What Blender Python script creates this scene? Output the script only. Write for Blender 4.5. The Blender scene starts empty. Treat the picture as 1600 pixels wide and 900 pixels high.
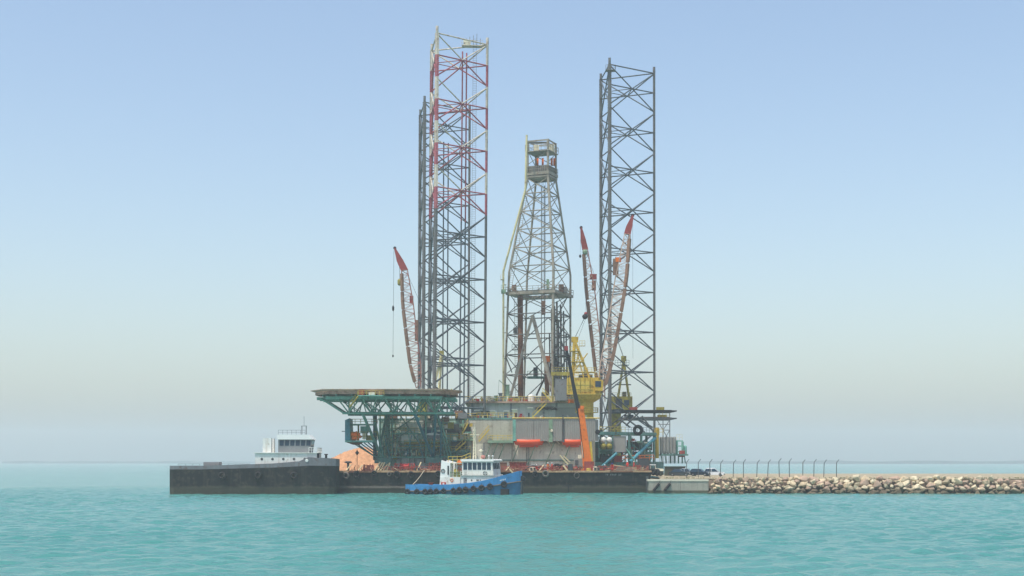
import bpy, bmesh, math, random
from mathutils import Vector, Matrix, noise
import numpy as np

random.seed(7)
SC = bpy.context.scene
COL = SC.collection
R = math.radians
V = Vector

# ------------------------------------------------------------------ camera
F, H, HY = 2232.0, 7.5, 720.0            # focal length in photo pixels, eye height, horizon row
cam = bpy.data.objects.new('camera', bpy.data.cameras.new('camera'))
COL.objects.link(cam)
cam.location = (0, 0, H)
cam.rotation_euler = (R(90), 0, 0)
cam.data.sensor_width = 36.0
cam.data.lens = 36.0 * F / 1600
cam.data.shift_y = (HY - 450) / 1600
cam.data.clip_start = 0.5
cam.data.clip_end = 20000
SC.camera = cam

# ------------------------------------------------------------------ sky, sun, exposure
SUN_DIR = V((-0.24, -0.30, 0.93)).normalized()      # towards the sun
sun_el = math.asin(SUN_DIR.z)
sun_az = math.atan2(SUN_DIR.x, SUN_DIR.y)
w = bpy.data.worlds.new('World'); SC.world = w; w.use_nodes = True
nt = w.node_tree; nt.nodes.clear()
sky = nt.nodes.new('ShaderNodeTexSky'); sky.sky_type = 'NISHITA'; sky.sun_disc = False
sky.sun_elevation = sun_el; sky.sun_rotation = sun_az
sky.air_density = 1.15; sky.dust_density = 2.2; sky.ozone_density = 1.0
bg = nt.nodes.new('ShaderNodeBackground'); bg.inputs['Strength'].default_value = 0.15
wo = nt.nodes.new('ShaderNodeOutputWorld')
nt.links.new(sky.outputs[0], bg.inputs[0]); nt.links.new(bg.outputs[0], wo.inputs[0])
sl = bpy.data.lights.new('sun', 'SUN'); sl.energy = 2.8; sl.angle = R(0.6); sl.color = (1.0, 0.95, 0.87)
so = bpy.data.objects.new('sun', sl); COL.objects.link(so)
so.rotation_euler = (-SUN_DIR).to_track_quat('-Z', 'Y').to_euler(); so.location = (60, -60, 150)
SC.view_settings.view_transform = 'Standard'; SC.view_settings.look = 'None'
SC.view_settings.exposure = 0.34; SC.view_settings.gamma = 1.0; SC.view_settings.use_curve_mapping = False
SC.cycles.max_bounces = 6; SC.cycles.diffuse_bounces = 3; SC.cycles.glossy_bounces = 3
SC.cycles.transparent_max_bounces = 8; SC.cycles.volume_bounces = 2
SC.cycles.use_denoising = True

# ------------------------------------------------------------------ pixel helpers (photo 1600 x 900 on a plane at depth Y)
def X(px, Y): return (px - 800) * Y / F
def Z(py, Y): return H + (HY - py) * Y / F
def P(px, py, Y): return V((X(px, Y), Y, Z(py, Y)))

# ------------------------------------------------------------------ materials
def lin(c):
    o = []
    for v in c:
        v /= 255.0
        o.append(v / 12.92 if v <= 0.04045 else ((v + 0.055) / 1.055) ** 2.4)
    return (o[0], o[1], o[2], 1.0)
MATS = {}
def M(name, col, rough=0.6, metal=0.0, var=0.18, rust=0.0, streak=0.0, scale=1.0, bump=0.0, rustcol=(92, 58, 40), emit=0.0, tide=None):
    m = bpy.data.materials.new(name); m.use_nodes = True
    n, l = m.node_tree.nodes, m.node_tree.links
    b = n['Principled BSDF']
    b.inputs['Roughness'].default_value = rough; b.inputs['Metallic'].default_value = metal
    b.inputs['Specular IOR Level'].default_value = 0.35
    geo = n.new('ShaderNodeNewGeometry')
    def nz(s, det=4, vec=None):
        t = n.new('ShaderNodeTexNoise'); t.inputs['Scale'].default_value = s; t.inputs['Detail'].default_value = det
        l.new(vec or geo.outputs['Position'], t.inputs['Vector']); return t.outputs['Fac']
    def ramp(fac, a, bb, lo, hi):
        r = n.new('ShaderNodeMapRange'); r.inputs[1].default_value = a; r.inputs[2].default_value = bb
        r.inputs[3].default_value = lo; r.inputs[4].default_value = hi; l.new(fac, r.inputs[0]); return r.outputs[0]
    def mix(fac, c1, c2, mode='MIX'):
        x = n.new('ShaderNodeMix'); x.data_type = 'RGBA'; x.blend_type = mode
        for k, v in ((0, fac), (6, c1), (7, c2)):
            if hasattr(v, 'is_linked') or hasattr(v, 'links'): l.new(v, x.inputs[k])
            else: x.inputs[k].default_value = v
        return x.outputs[2]
    c = lin(col)
    d1 = ramp(nz(0.35 * scale), 0.3, 0.7, 1 - var, 1 + var)
    d2 = ramp(nz(2.6 * scale, 6), 0.3, 0.7, 1 - var * 0.7, 1 + var * 0.7)
    mul = n.new('ShaderNodeMath'); mul.operation = 'MULTIPLY'; l.new(d1, mul.inputs[0]); l.new(d2, mul.inputs[1])
    comb = n.new('ShaderNodeCombineColor')
    for i in range(3): l.new(mul.outputs[0], comb.inputs[i])
    out = mix(1.0, c, comb.outputs[0], 'MULTIPLY')
    if streak:
        vm = n.new('ShaderNodeVectorMath'); vm.operation = 'MULTIPLY'; vm.inputs[1].default_value = (1.6, 1.6, 0.12)
        l.new(geo.outputs['Position'], vm.inputs[0])
        s = ramp(nz(1.0 * scale, 5, vm.outputs[0]), 0.52, 0.72, 0.0, streak)
        out = mix(s, out, lin(rustcol))
    if rust:
        s = ramp(nz(1.1 * scale, 8), 0.62 - 0.25 * rust, 0.72 - 0.1 * rust, 0.0, min(1.0, 0.55 + rust * 0.5))
        out = mix(s, out, lin(rustcol))
    if tide:
        sp = n.new('ShaderNodeSeparateXYZ'); l.new(geo.outputs['Position'], sp.inputs[0])
        ad = n.new('ShaderNodeMath'); ad.operation = 'MULTIPLY_ADD'; ad.inputs[1].default_value = -1.6; l.new(nz(.5, 6), ad.inputs[0]); l.new(sp.outputs['Z'], ad.inputs[2])
        out = mix(ramp(ad.outputs[0], tide[0]-.9, tide[0]-.4, tide[2], 0.0), out, lin(tide[1]))
    l.new(out, b.inputs['Base Color'])
    if bump:
        bp = n.new('ShaderNodeBump'); bp.inputs['Strength'].default_value = bump; bp.inputs['Distance'].default_value = 0.08
        l.new(nz(3.0 * scale, 6), bp.inputs['Height']); l.new(bp.outputs[0], b.inputs['Normal'])
    if emit:
        b.inputs['Emission Color'].default_value = c; b.inputs['Emission Strength'].default_value = emit
    MATS[name] = m
    return m

M('leg_slate', (86, 93, 97), 0.6, 0, 0.2, rust=0.05)
M('leg_slate_chord', (98, 100, 99), 0.65, 0, 0.22, rust=0.12, streak=0.25)
M('leg_white', (196, 186, 168), 0.6, 0, 0.18, rust=0.4, rustcol=(150, 120, 95))
M('leg_red', (158, 84, 92), 0.65, 0, 0.22, rust=0.35, rustcol=(176, 120, 112))
M('rack_grey', (104, 104, 98), 0.6, 0.1, 0.2, rust=0.3)
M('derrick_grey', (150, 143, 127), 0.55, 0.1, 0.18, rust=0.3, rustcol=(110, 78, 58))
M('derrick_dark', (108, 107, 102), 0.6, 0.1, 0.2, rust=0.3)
M('pipe_cream', (208, 198, 150), 0.55, 0, 0.1, rust=0.2, rustcol=(150, 120, 80))
M('pipe_brown', (120, 82, 58), 0.7, 0, 0.25, rust=0.5)
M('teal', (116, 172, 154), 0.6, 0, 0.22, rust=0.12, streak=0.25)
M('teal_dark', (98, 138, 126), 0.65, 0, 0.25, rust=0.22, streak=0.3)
M('blue_teal', (72, 136, 148), 0.6, 0, 0.2, rust=0.12)
M('green_pale', (132, 160, 130), 0.6, 0, 0.2, rust=0.2)
M('deck_rust', (164, 136, 116), 0.85, 0, 0.25, rust=0.4, rustcol=(110, 72, 52), bump=0.3)
M('net', (184, 156, 136), 0.9, 0, 0.25)
M('beige', (222, 217, 195), 0.65, 0, 0.1, rust=0.05, streak=0.3, rustcol=(140, 128, 104))  # paint lightened to lift the shaded lower hull
M('beige_top', (180, 176, 158), 0.65, 0, 0.1, rust=0.06, streak=0.35, rustcol=(132, 120, 98))  # darker copy of beige, toned down where sun strikes the top row
M('stern_pale', (216, 216, 206), 0.65, 0, 0.1, rust=0.08, streak=0.35, rustcol=(150, 140, 120))  # grey brightened in place of light missing under the helideck
M('green_light', (168, 200, 184), 0.65, 0, 0.12, rust=0.1, streak=0.3, rustcol=(130, 130, 110))
M('house_grey', (182, 182, 174), 0.6, 0, 0.09, rust=0.05, streak=0.28, rustcol=(140, 126, 108))
M('panel_grey', (144, 142, 133), 0.6, 0.0, 0.07, streak=0.3, rustcol=(124, 120, 112))
M('yellow', (192, 160, 54), 0.55, 0, 0.16, rust=0.28, streak=0.45, rustcol=(140, 100, 40))
M('yellow_rail', (200, 174, 78), 0.55, 0, 0.12, rust=0.15)
M('olive', (150, 140, 58), 0.6, 0, 0.2, rust=0.3, streak=0.3)
M('orange', (224, 112, 32), 0.5, 0, 0.12, rust=0.1, streak=0.2)
M('orange_boat', (238, 92, 44), 0.4, 0, 0.06)
M('crane_red', (144, 60, 56), 0.55, 0, 0.15, rust=0.15)
M('crane_cream', (192, 168, 150), 0.6, 0, 0.2, rust=0.5, rustcol=(150, 92, 76))
M('crane_pink', (172, 116, 104), 0.6, 0, 0.18, rust=0.3)
M('walk_brown', (134, 104, 84), 0.8, 0, 0.2, rust=0.3)
M('white', (222, 222, 214), 0.5, 0, 0.07, rust=0.06, streak=0.4, rustcol=(168, 150, 126))
M('white_clean', (232, 232, 226), 0.4, 0, 0.04)
M('cream', (222, 214, 186), 0.5, 0, 0.08, rust=0.1)
M('lamp_white', (246, 240, 220), 0.4, 0, 0.03)
M('black_hull', (19, 24, 23), 0.7, 0, 0.35, rust=0.34, streak=0.45, rustcol=(66, 60, 50), bump=0.2, tide=(1.6, (92, 86, 68), .5))
M('black', (30, 31, 32), 0.6, 0, 0.2)
M('rubber', (38, 38, 38), 0.85, 0, 0.3, rust=0.15, rustcol=(96, 90, 80))
M('rubber_worn_highlit', (104, 96, 88), 0.9, 0, 0.25, rust=0.3, rustcol=(60, 56, 52))  # pale rubber: wear on strakes, highlights put into the colour on tyres
M('rust_edge', (172, 142, 108), 0.85, 0, 0.2, rust=0.35, rustcol=(112, 70, 46), bump=0.4)
M('rust_deck', (128, 92, 70), 0.9, 0, 0.25, rust=0.4)
M('rust_red', (152, 70, 60), 0.8, 0, 0.22, rust=0.3)
M('red', (186, 44, 44), 0.55, 0, 0.15, rust=0.15)
M('coverall_red', (206, 58, 44), 0.85, 0, 0.15)
M('coverall_orange', (222, 92, 48), 0.85, 0, 0.15)
M('coverall_navy', (50, 56, 78), 0.85, 0, 0.15)
M('skin', (150, 104, 80), 0.6, 0, 0.08)
M('hair', (28, 24, 22), 0.8, 0, 0.1)
M('helmet_white', (236, 236, 232), 0.4, 0, 0.03)
M('helmet_blue', (92, 96, 200), 0.4, 0, 0.03)
M('timber', (196, 178, 138), 0.85, 0, 0.2, streak=0.2, bump=0.3)
M('timber_grey', (140, 134, 116), 0.9, 0, 0.22, bump=0.4)
M('rope', (206, 194, 168), 0.9, 0, 0.1)
M('cable', (70, 72, 74), 0.6, 0.3, 0.1)
M('tug_blue', (60, 132, 184), 0.42, 0, 0.1, rust=0.14, streak=0.5, rustcol=(58, 96, 122))
M('tug_blue_low', (38, 98, 132), 0.5, 0, 0.16, rust=0.1, streak=0.45, rustcol=(44, 82, 92))
M('glass', (38, 58, 74), 0.08, 0, 0.05)
M('grey_bulwark', (112, 114, 116), 0.6, 0, 0.12, rust=0.12, streak=0.3)
M('grey', (128, 130, 130), 0.6, 0, 0.12, rust=0.08)
M('dark_grey', (74, 78, 78), 0.6, 0, 0.18, rust=0.15)
M('silo_grey', (146, 146, 140), 0.55, 0.15, 0.12, streak=0.35, rustcol=(104, 98, 88))
M('concrete', (156, 150, 136), 0.85, 0, 0.14, streak=0.4, rustcol=(112, 110, 102), bump=0.3)
M('concrete_pale', (214, 204, 182), 0.85, 0, 0.1, bump=0.3)
M('algae', (84, 84, 66), 0.8, 0, 0.25, bump=0.4)
M('gravel', (160, 148, 122), 0.95, 0, 0.25, scale=2.0, bump=0.6)
M('scrub', (112, 118, 80), 0.95, 0, 0.3, scale=2.0)
M('sand', (190, 140, 100), 0.95, 0, 0.2, rust=0.12, scale=2.4, bump=1.0, rustcol=(140, 98, 72))
M('rock_a', (186, 168, 138), 0.9, 0, 0.28, bump=0.7, tide=(1.0, (74, 68, 50), .85))
M('rock_b', (168, 144, 124), 0.9, 0, 0.28, bump=0.7, tide=(1.0, (74, 68, 50), .85))
M('rock_c', (200, 186, 156), 0.9, 0, 0.28, bump=0.7, tide=(1.0, (74, 68, 50), .85))
M('car_grey', (66, 70, 72), 0.25, 0.3, 0.04)
M('car_dark', (42, 52, 64), 0.25, 0.3, 0.04)
M('car_white', (226, 228, 228), 0.25, 0, 0.03)
M('car_silver', (176, 180, 182), 0.25, 0.3, 0.04)
M('truck_dark', (70, 76, 66), 0.6, 0, 0.15, rust=0.15)
M('rim', (150, 152, 152), 0.35, 0.6, 0.05)
M('hut_olive', (74, 78, 66), 0.95, 0, 0.2, rust=0.2)
M('orange_raft', (255, 128, 46), 0.6, 0, 0.12)
M('tarp', (66, 100, 122), 0.8, 0, 0.15)
M('far_land', (120, 124, 122), 0.95, 0, 0.15, scale=0.05)

# ------------------------------------------------------------------ mesh builder
def basis(d):
    d = d.normalized()
    u = d.orthogonal().normalized()
    if abs(d.z) < 0.99: u = V((0, 0, 1)).cross(d).normalized()
    return u, d.cross(u).normalized()
class MB:
    def __init__(s): s.v = []; s.f = []
    def add(s, vs, fs):
        o = len(s.v); s.v += [tuple(p) for p in vs]; s.f += [tuple(i + o for i in f) for f in fs]; return s
    def box(s, a, b):
        x0, x1 = sorted((a[0], b[0])); y0, y1 = sorted((a[1], b[1])); z0, z1 = sorted((a[2], b[2]))
        return s.add([(x0,y0,z0),(x1,y0,z0),(x1,y1,z0),(x0,y1,z0),(x0,y0,z1),(x1,y0,z1),(x1,y1,z1),(x0,y1,z1)],
                     [(0,3,2,1),(4,5,6,7),(0,1,5,4),(1,2,6,5),(2,3,7,6),(3,0,4,7)])
    def beam(s, p, q, wd, ht):
        p, q = V(p), V(q); u, n = basis(q - p); u = u * wd / 2; n = n * ht / 2
        return s.loft([[p-u-n, p+u-n, p+u+n, p-u+n], [q-u-n, q+u-n, q+u+n, q-u+n]])
    def tube(s, p, q, r, n=6, r2=None):
        p, q = V(p), V(q); u, w_ = basis(q - p); r2 = r if r2 is None else r2
        ring = lambda c, rr: [c + (u * math.cos(2*math.pi*i/n) + w_ * math.sin(2*math.pi*i/n)) * rr for i in range(n)]
        return s.loft([ring(p, r), ring(q, r2)])
    def path(s, pts, r, n=5):
        for a, b in zip(pts[:-1], pts[1:]): s.tube(a, b, r, n)
        return s
    def loft(s, rings, cap=True, close=True):
        n = len(rings[0]); vs = [p for r_ in rings for p in r_]; fs = []
        for k in range(len(rings) - 1):
            for i in range(n if close else n - 1):
                j = (i + 1) % n; fs.append((k*n+i, k*n+j, (k+1)*n+j, (k+1)*n+i))
        if cap: fs.append(tuple(reversed(range(n)))); fs.append(tuple((len(rings)-1)*n + i for i in range(n)))
        return s.add(vs, fs)
    def prism(s, pts, d):
        d = V(d); return s.loft([[V(p) for p in pts], [V(p) + d for p in pts]])
    def lathe(s, c, prof, n=12, axis='z'):
        c = V(c); rings = []
        for r_, h in prof:
            ring = []
            for i in range(n):
                a = 2*math.pi*i/n; x, y = r_*math.cos(a), r_*math.sin(a)
                ring.append(c + (V((x, y, h)) if axis == 'z' else V((h, x, y)) if axis == 'x' else V((x, h, y))))
            rings.append(ring)
        return s.loft(rings)
    def torus(s, c, ax, Rr, r, n=14, m=7, sq=1.0):
        c = V(c); u, w_ = basis(V(ax)); a_ = V(ax).normalized(); rings = []
        for i in range(n):
            t = 2*math.pi*i/n; d = u*math.cos(t) + w_*math.sin(t)
            rings.append([c + d*(Rr + r*math.cos(2*math.pi*j/m)) + a_*(r*sq*math.sin(2*math.pi*j/m)) for j in range(m)])
        rings.append(rings[0]); return s.loft(rings, cap=False)
    def blob(s, c, r, n=8, m=5, jit=0.0):
        c = V(c); r = V(r) if hasattr(r, '__len__') else V((r, r, r)); rings = []
        for k in range(m + 1):
            ph = math.pi * (k + 0.02) / (m + 0.04); ring = []
            for i in range(n):
                t = 2*math.pi*i/n; j = 1 + random.uniform(-jit, jit)
                ring.append(c + V((r.x*math.sin(ph)*math.cos(t)*j, r.y*math.sin(ph)*math.sin(t)*j, -r.z*math.cos(ph)*j)))
            rings.append(ring)
        return s.loft(rings)
    def rail(s, pts, h=1.1, r=0.045, step=1.6, mid=True):
        pts = [V(p) for p in pts]; up = V((0, 0, h))
        for a, b in zip(pts[:-1], pts[1:]):
            s.tube(a+up, b+up, r, 5)
            if mid: s.tube(a+up*0.5, b+up*0.5, r*0.8, 4)
            k = max(1, int(round((b-a).length/step)))
            for i in range(k + 1):
                p = a.lerp(b, i/k); s.tube(p, p+up, r, 5)
        return s
    def mesh(s, name, mat, smooth=False, off=V((0,0,0))):
        me = bpy.data.meshes.new(name)
        me.from_pydata([(p[0]-off.x, p[1]-off.y, p[2]-off.z) for p in s.v], [], s.f)
        me.validate(); me.update()
        bm = bmesh.new(); bm.from_mesh(me); bmesh.ops.recalc_face_normals(bm, faces=bm.faces); bm.to_mesh(me); bm.free()
        if mat: me.materials.append(MATS[mat])
        if smooth: me.polygons.foreach_set('use_smooth', [True]*len(me.polygons))
        return me
    def build(s, name, mat, T=None, parent=None, smooth=False):
        off = T.org if T else V((0, 0, 0))
        o = bpy.data.objects.new(name, s.mesh(name, mat, smooth, off)); COL.objects.link(o)
        if T: o.parent = parent or T.o
        return o
def tag(o, label, cat, group=None, kind=None):
    if label: o['label'] = label
    if cat: o['category'] = cat
    if group: o['group'] = group
    if kind: o['kind'] = kind
    return o
def struct(name, mb, mat, smooth=False):
    o = mb.build(name, mat, smooth=smooth); o['kind'] = 'structure'; return o
class T:
    """a thing: an Empty at its base; parts are given in world coordinates (or local ones when org is zero)"""
    def __init__(s, name, label, cat, org=(0, 0, 0), group=None):
        s.o = bpy.data.objects.new(name, None); COL.objects.link(s.o)
        s.org = V(org); s.o.location = s.org; s.o.empty_display_size = 0.5
        tag(s.o, label, cat, group)
    def place(s, loc, rz=0): s.o.location = loc; s.o.rotation_euler = (0, 0, rz); return s
def one(name, mb, mat, label, cat, group=None, smooth=False):
    """a thing that is one mesh, its origin at its base"""
    a = np.array(mb.v); c = V(((a[:,0].min()+a[:,0].max())/2, (a[:,1].min()+a[:,1].max())/2, a[:,2].min()))
    o = bpy.data.objects.new(name, mb.mesh(name, mat, smooth, c)); o.location = c; COL.objects.link(o)
    return tag(o, label, cat, group)
_unit = {}
def unit(mat, n=7):
    k = (mat, n)
    if k not in _unit:
        m = MB(); m.tube((0,0,0), (0,0,1), 1.0, n); me = m.mesh('strut', mat)
        for p in me.polygons: p.use_smooth = len(p.vertices) == 4
        _unit[k] = me
    return _unit[k]
def strut(th, name, p, q, r, mat, n=7):
    """one round member as an object of its own; alike members share mesh data"""
    p, q = V(p), V(q); d = q - p
    o = bpy.data.objects.new(name, unit(mat, n)); COL.objects.link(o); o.parent = th.o
    o.location = p - th.org; o.rotation_mode = 'QUATERNION'; o.rotation_quaternion = d.to_track_quat('Z', 'Y')
    o.scale = (r, r, d.length); return o
_ub = {}
def bar(th, name, p, q, wd, ht, mat):
    """one square member as an object of its own"""
    p, q = V(p), V(q); d = q - p
    if mat not in _ub:
        m = MB(); m.box((-.5,-.5,0), (.5,.5,1)); _ub[mat] = m.mesh('bar', mat)
    o = bpy.data.objects.new(name, _ub[mat]); COL.objects.link(o); o.parent = th.o
    u, n_ = basis(d); o.location = p - th.org; o.rotation_mode = 'QUATERNION'
    o.rotation_quaternion = Matrix((u, n_, d.normalized())).transposed().to_quaternion()
    o.scale = (wd, ht, d.length); return o

# ================================================================== THE SETTING
# ------------------------------------------------------------------ sea: one sheet, finely rippled near the camera
def make_sea():
    x0, x1, y0, y1, st = -140.0, 140.0, 60.0, 440.0, 0.66
    xs = np.arange(x0, x1 + .01, st); ys = np.arange(y0, y1 + .01, st)
    gx, gy = np.meshgrid(xs, ys); z = np.zeros_like(gx); rng = np.random.RandomState(3)
    for k in range(46):
        lam = 1.4 * (6.5 / 1.4) ** rng.rand(); th = rng.normal(-1.5, 0.75); a = 0.0095 * lam ** 0.6
        z += a * np.sin((gx*math.cos(th) + gy*math.sin(th)) * 2*math.pi/lam + rng.rand()*6.28)
    e = np.minimum.reduce([(gx-x0)/12, (x1-gx)/12, (gy-y0)/12, (y1-gy)/150]); z *= np.clip(e, 0, 1)
    nx, ny = len(xs), len(ys)
    v = np.stack([gx.ravel(), gy.ravel(), z.ravel()], 1)
    i = np.arange(nx*ny).reshape(ny, nx)
    q = np.stack([i[:-1,:-1].ravel(), i[:-1,1:].ravel(), i[1:,1:].ravel(), i[1:,:-1].ravel()], 1)
    B = 6000.0; xe, ye = xs[-1], ys[-1]
    o = np.array([(-B,-B,0),(B,-B,0),(B,B,0),(-B,B,0)]); n0 = len(v); v = np.vstack([v, o])
    c = [i[0,0], i[0,-1], i[-1,-1], i[-1,0]]
    border = [list(i[0,:]), list(i[:,-1]), list(i[-1,::-1]), list(i[::-1,0])]
    faces = [tuple(r_) for r_ in q.tolist()]
    for k in range(4):
        b_ = border[k]; faces.append(tuple([n0+k, n0+(k+1)%4] + [int(t) for t in reversed(b_)]))
    me = bpy.data.meshes.new('sea'); me.from_pydata(v.tolist(), [], faces); me.update()
    me.polygons.foreach_set('use_smooth', [True]*len(me.polygons))
    m = bpy.data.materials.new('sea_water'); m.use_nodes = True; n, l = m.node_tree.nodes, m.node_tree.links
    b = n['Principled BSDF']; geo = n.new('ShaderNodeNewGeometry')
    b.inputs['Roughness'].default_value = 0.14; b.inputs['IOR'].default_value = 1.33; b.inputs['Specular IOR Level'].default_value = 0.5
    def nz(sc, det=5):
        vm = n.new('ShaderNodeVectorMath'); vm.operation = 'MULTIPLY'; vm.inputs[1].default_value = sc
        l.new(geo.outputs['Position'], vm.inputs[0]); t = n.new('ShaderNodeTexNoise'); t.inputs['Detail'].default_value = det
        t.inputs['Scale'].default_value = 1.0; l.new(vm.outputs[0], t.inputs['Vector']); return t.outputs['Fac']
    mp = n.new('ShaderNodeMapRange'); mp.inputs[1].default_value = .35; mp.inputs[2].default_value = .65; l.new(nz((.02, .012, 1)), mp.inputs[0])
    mx = n.new('ShaderNodeMix'); mx.data_type = 'RGBA'; mx.inputs[6].default_value = lin((60, 130, 121)); mx.inputs[7].default_value = lin((80, 140, 132))
    l.new(mp.outputs[0], mx.inputs[0]); l.new(mx.outputs[2], b.inputs['Base Color'])
    ad = n.new('ShaderNodeMath'); ad.operation = 'ADD'; l.new(nz((.9, 1.5, 1), 6), ad.inputs[0])
    m2 = n.new('ShaderNodeMath'); m2.operation = 'MULTIPLY'; m2.inputs[1].default_value = 0.35; l.new(nz((3.2, 5, 1), 5), m2.inputs[0]); l.new(m2.outputs[0], ad.inputs[1])
    bp = n.new('ShaderNodeBump'); bp.inputs['Distance'].default_value = 0.34
    gust = n.new('ShaderNodeMapRange'); gust.inputs[1].default_value = .36; gust.inputs[2].default_value = .64; gust.inputs[3].default_value = .55; gust.inputs[4].default_value = 1.0
    l.new(nz((.011, .035, 1), 4), gust.inputs[0]); l.new(gust.outputs[0], bp.inputs['Strength'])
    l.new(ad.outputs[0], bp.inputs['Height']); l.new(bp.outputs[0], b.inputs['Normal'])
    me.materials.append(m)
    ob = bpy.data.objects.new('sea', me); COL.objects.link(ob); ob['kind'] = 'structure'
make_sea()

# ------------------------------------------------------------------ land: quay apron on the right, mole behind the rig
QY = 325.0; QX0, QX1 = X(1014, QY), X(1107, QY); QZ = Z(749, QY)
def land_sheet():
    rng = random.Random(5); m = MB()
    xs = [34, 45, 60, 80, 105, 135, 170, 230, 320]; ys = [QY+2.6, QY+8, QY+16, QY+40]
    def hz(x, y): return 3.35 + 0.55*min(1, max(0, (y-QY-2.6)/6)) + 0.12*noise.noise(V((x*.2, y*.2, 0)))
    g = [[V((x, y, hz(x, y))) for x in xs] for y in ys]
    vs = [p for r_ in g for p in r_]; nx = len(xs)
    fs = [(j*nx+i, j*nx+i+1, (j+1)*nx+i+1, (j+1)*nx+i) for j in range(len(ys)-1) for i in range(nx-1)]
    m.add(vs, fs)
    m.loft([[V((34,QY+2.6,-1)),V((320,QY+2.6,-1)),V((320,QY+40,-1)),V((34,QY+40,-1))],[V((34,QY+2.6,3.2)),V((320,QY+2.6,3.2)),V((320,QY+40,3.2)),V((34,QY+40,3.2))]])
    return m
struct('quay_ground', land_sheet(), 'gravel')
m = MB(); m.prism([(-78,428,-1),(-20,424,-1),(62,424,-1),(62,366,-1),(320,366,-1),(320,470,-1),(-78,470,-1)], (0,0,4.3)); struct('mole_ground', m, 'gravel')
# far hazy shore on the horizon
m = MB()
for (xa, xb, yy, h) in ((-1500, -420, 4200, 10), (250, 1900, 3600, 12), (1500, 3400, 4300, 16)):
    pts = [(xa + (xb-xa)*i/24, yy, h*(0.45+0.55*abs(noise.noise(V((i*.7+yy, 0, 0)))))) for i in range(25)]
    m.prism([(xa, yy, -1)] + pts + [(xb, yy, -1)], (0, 60, 0))
struct('far_shore', m, 'far_land')

# quay wall
q = T('quay_wall', 'grey concrete quay wall with pale coping beside the rocks', 'quay', (QX0, QY, -1))
wdt = (QX1-QX0)
for k in range(2):
    a = QX0 + wdt*k*0.53; b = QX0 + wdt*(0.53 if k == 0 else 1.0) - (0.06 if k == 0 else 0)
    MB().box((a, QY, -1), (b, QY+3, QZ-0.42)).build('wall_block', 'concrete', q)
    MB().box((a-.02, QY-0.03, -0.6), (b+.02, QY+2.9, 0.75)).build('algae_band', 'algae', q)
for k in range(6):
    a = QX0 - 0.25 + (wdt+0.3)*k/6; b = QX0 - 0.25 + (wdt+0.3)*(k+1)/6 - 0.03
    MB().box((a, QY-0.14, QZ-0.415), (b, QY+3.2, QZ)).build('coping_slab', 'concrete_pale', q)
for px in (1026, 1043):      # two dark rubber fenders hung slantwise on chains
    x = X(px, QY)
    f = one('hanging_fender', MB().tube((x+0.55, QY-.35, QZ-1.0), (x-0.75, QY-.35, QZ-2.6), .3, 8).tube((x+.55, QY-.3, QZ-1.0), (x+.8, QY-.12, QZ-.2), .05, 5), 'rubber',
            'slanting black fender hung on the quay wall, ' + ('nearer the barge' if px == 1026 else 'farther from the barge'), 'fender', 'fenders on the quay wall')

# riprap
rv = T('rock_revetment', 'slope of tan boulders running right from the quay wall', 'riprap', (QX1, QY, 0))
MB().prism([(QX1+.02, QY+2.6, -1), (320, QY+2.6, -1), (320, QY+2.6, 3.1), (QX1+.02, QY+2.6, 3.1)], (0, -0.6, 0)).build('core', 'rock_b', rv)
rocks = []
for k in range(9):
    rr = random.Random(k); b_ = bmesh.new(); bmesh.ops.create_icosphere(b_, subdivisions=2, radius=1.0)
    b_.free(); b_ = bmesh.new()
    for q_ in range(16):
        d = V((rr.gauss(0,1), rr.gauss(0,1), rr.gauss(0,1))).normalized()*rr.uniform(.85, 1.12); b_.verts.new((d.x*1.15, d.y*.95, d.z*.85))
    hull_ = bmesh.ops.convex_hull(b_, input=b_.verts); bmesh.ops.bevel(b_, geom=list(b_.edges), offset=.07, segments=1, affect='EDGES')
    me = bpy.data.meshes.new('boulder'); b_.to_mesh(me); b_.free(); me.materials.append(MATS['rock_' + 'abc'[k % 3]]); rocks.append(me)
rr = random.Random(11); cnt = 0
for row in range(5):
    x = QX1 + 0.5 + row*0.3
    while x < 122 and cnt < 298:
        s = rr.choice((.38, .5, .62, .75, .95)) * rr.uniform(.9, 1.1) * (1.25 if x > 62 else 0.82)
        o = bpy.data.objects.new('boulder', rr.choice(rocks)); COL.objects.link(o); o.parent = rv.o; cnt += 1
        t = row/4
        o.location = V((x, QY - 0.6 + 2.4*t + rr.uniform(-.3, .3), 0.05 + 3.2*t + rr.uniform(-.35, .4))) - rv.org
        o.rotation_euler = (rr.uniform(-.5,.5), rr.uniform(-.5,.5), rr.uniform(0, 6.3)); o.scale = (s, s*rr.uniform(.8,1.1), s*rr.uniform(.8,1.1))
        x += s*1.75

# scrub along the quay verge
m = MB(); rr = random.Random(4)
for k in range(900):
    x = rr.uniform(35, 118); y = QY + rr.uniform(2.9, 6.5); s = rr.uniform(.08, .3); z = 3.35
    a = rr.uniform(0, 3.14); d = V((math.cos(a), math.sin(a), 0))*s*.6
    m.add([V((x,y,z))-d*.3, V((x,y,z))+d*.3, V((x,y,z+s*1.3))+d*1.2, V((x,y,z+s))-d], [(0,1,2,3)])
tag(m.build('verge_weeds', 'scrub'), 'dry weeds along the quay edge', 'weeds', kind='stuff')

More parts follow.
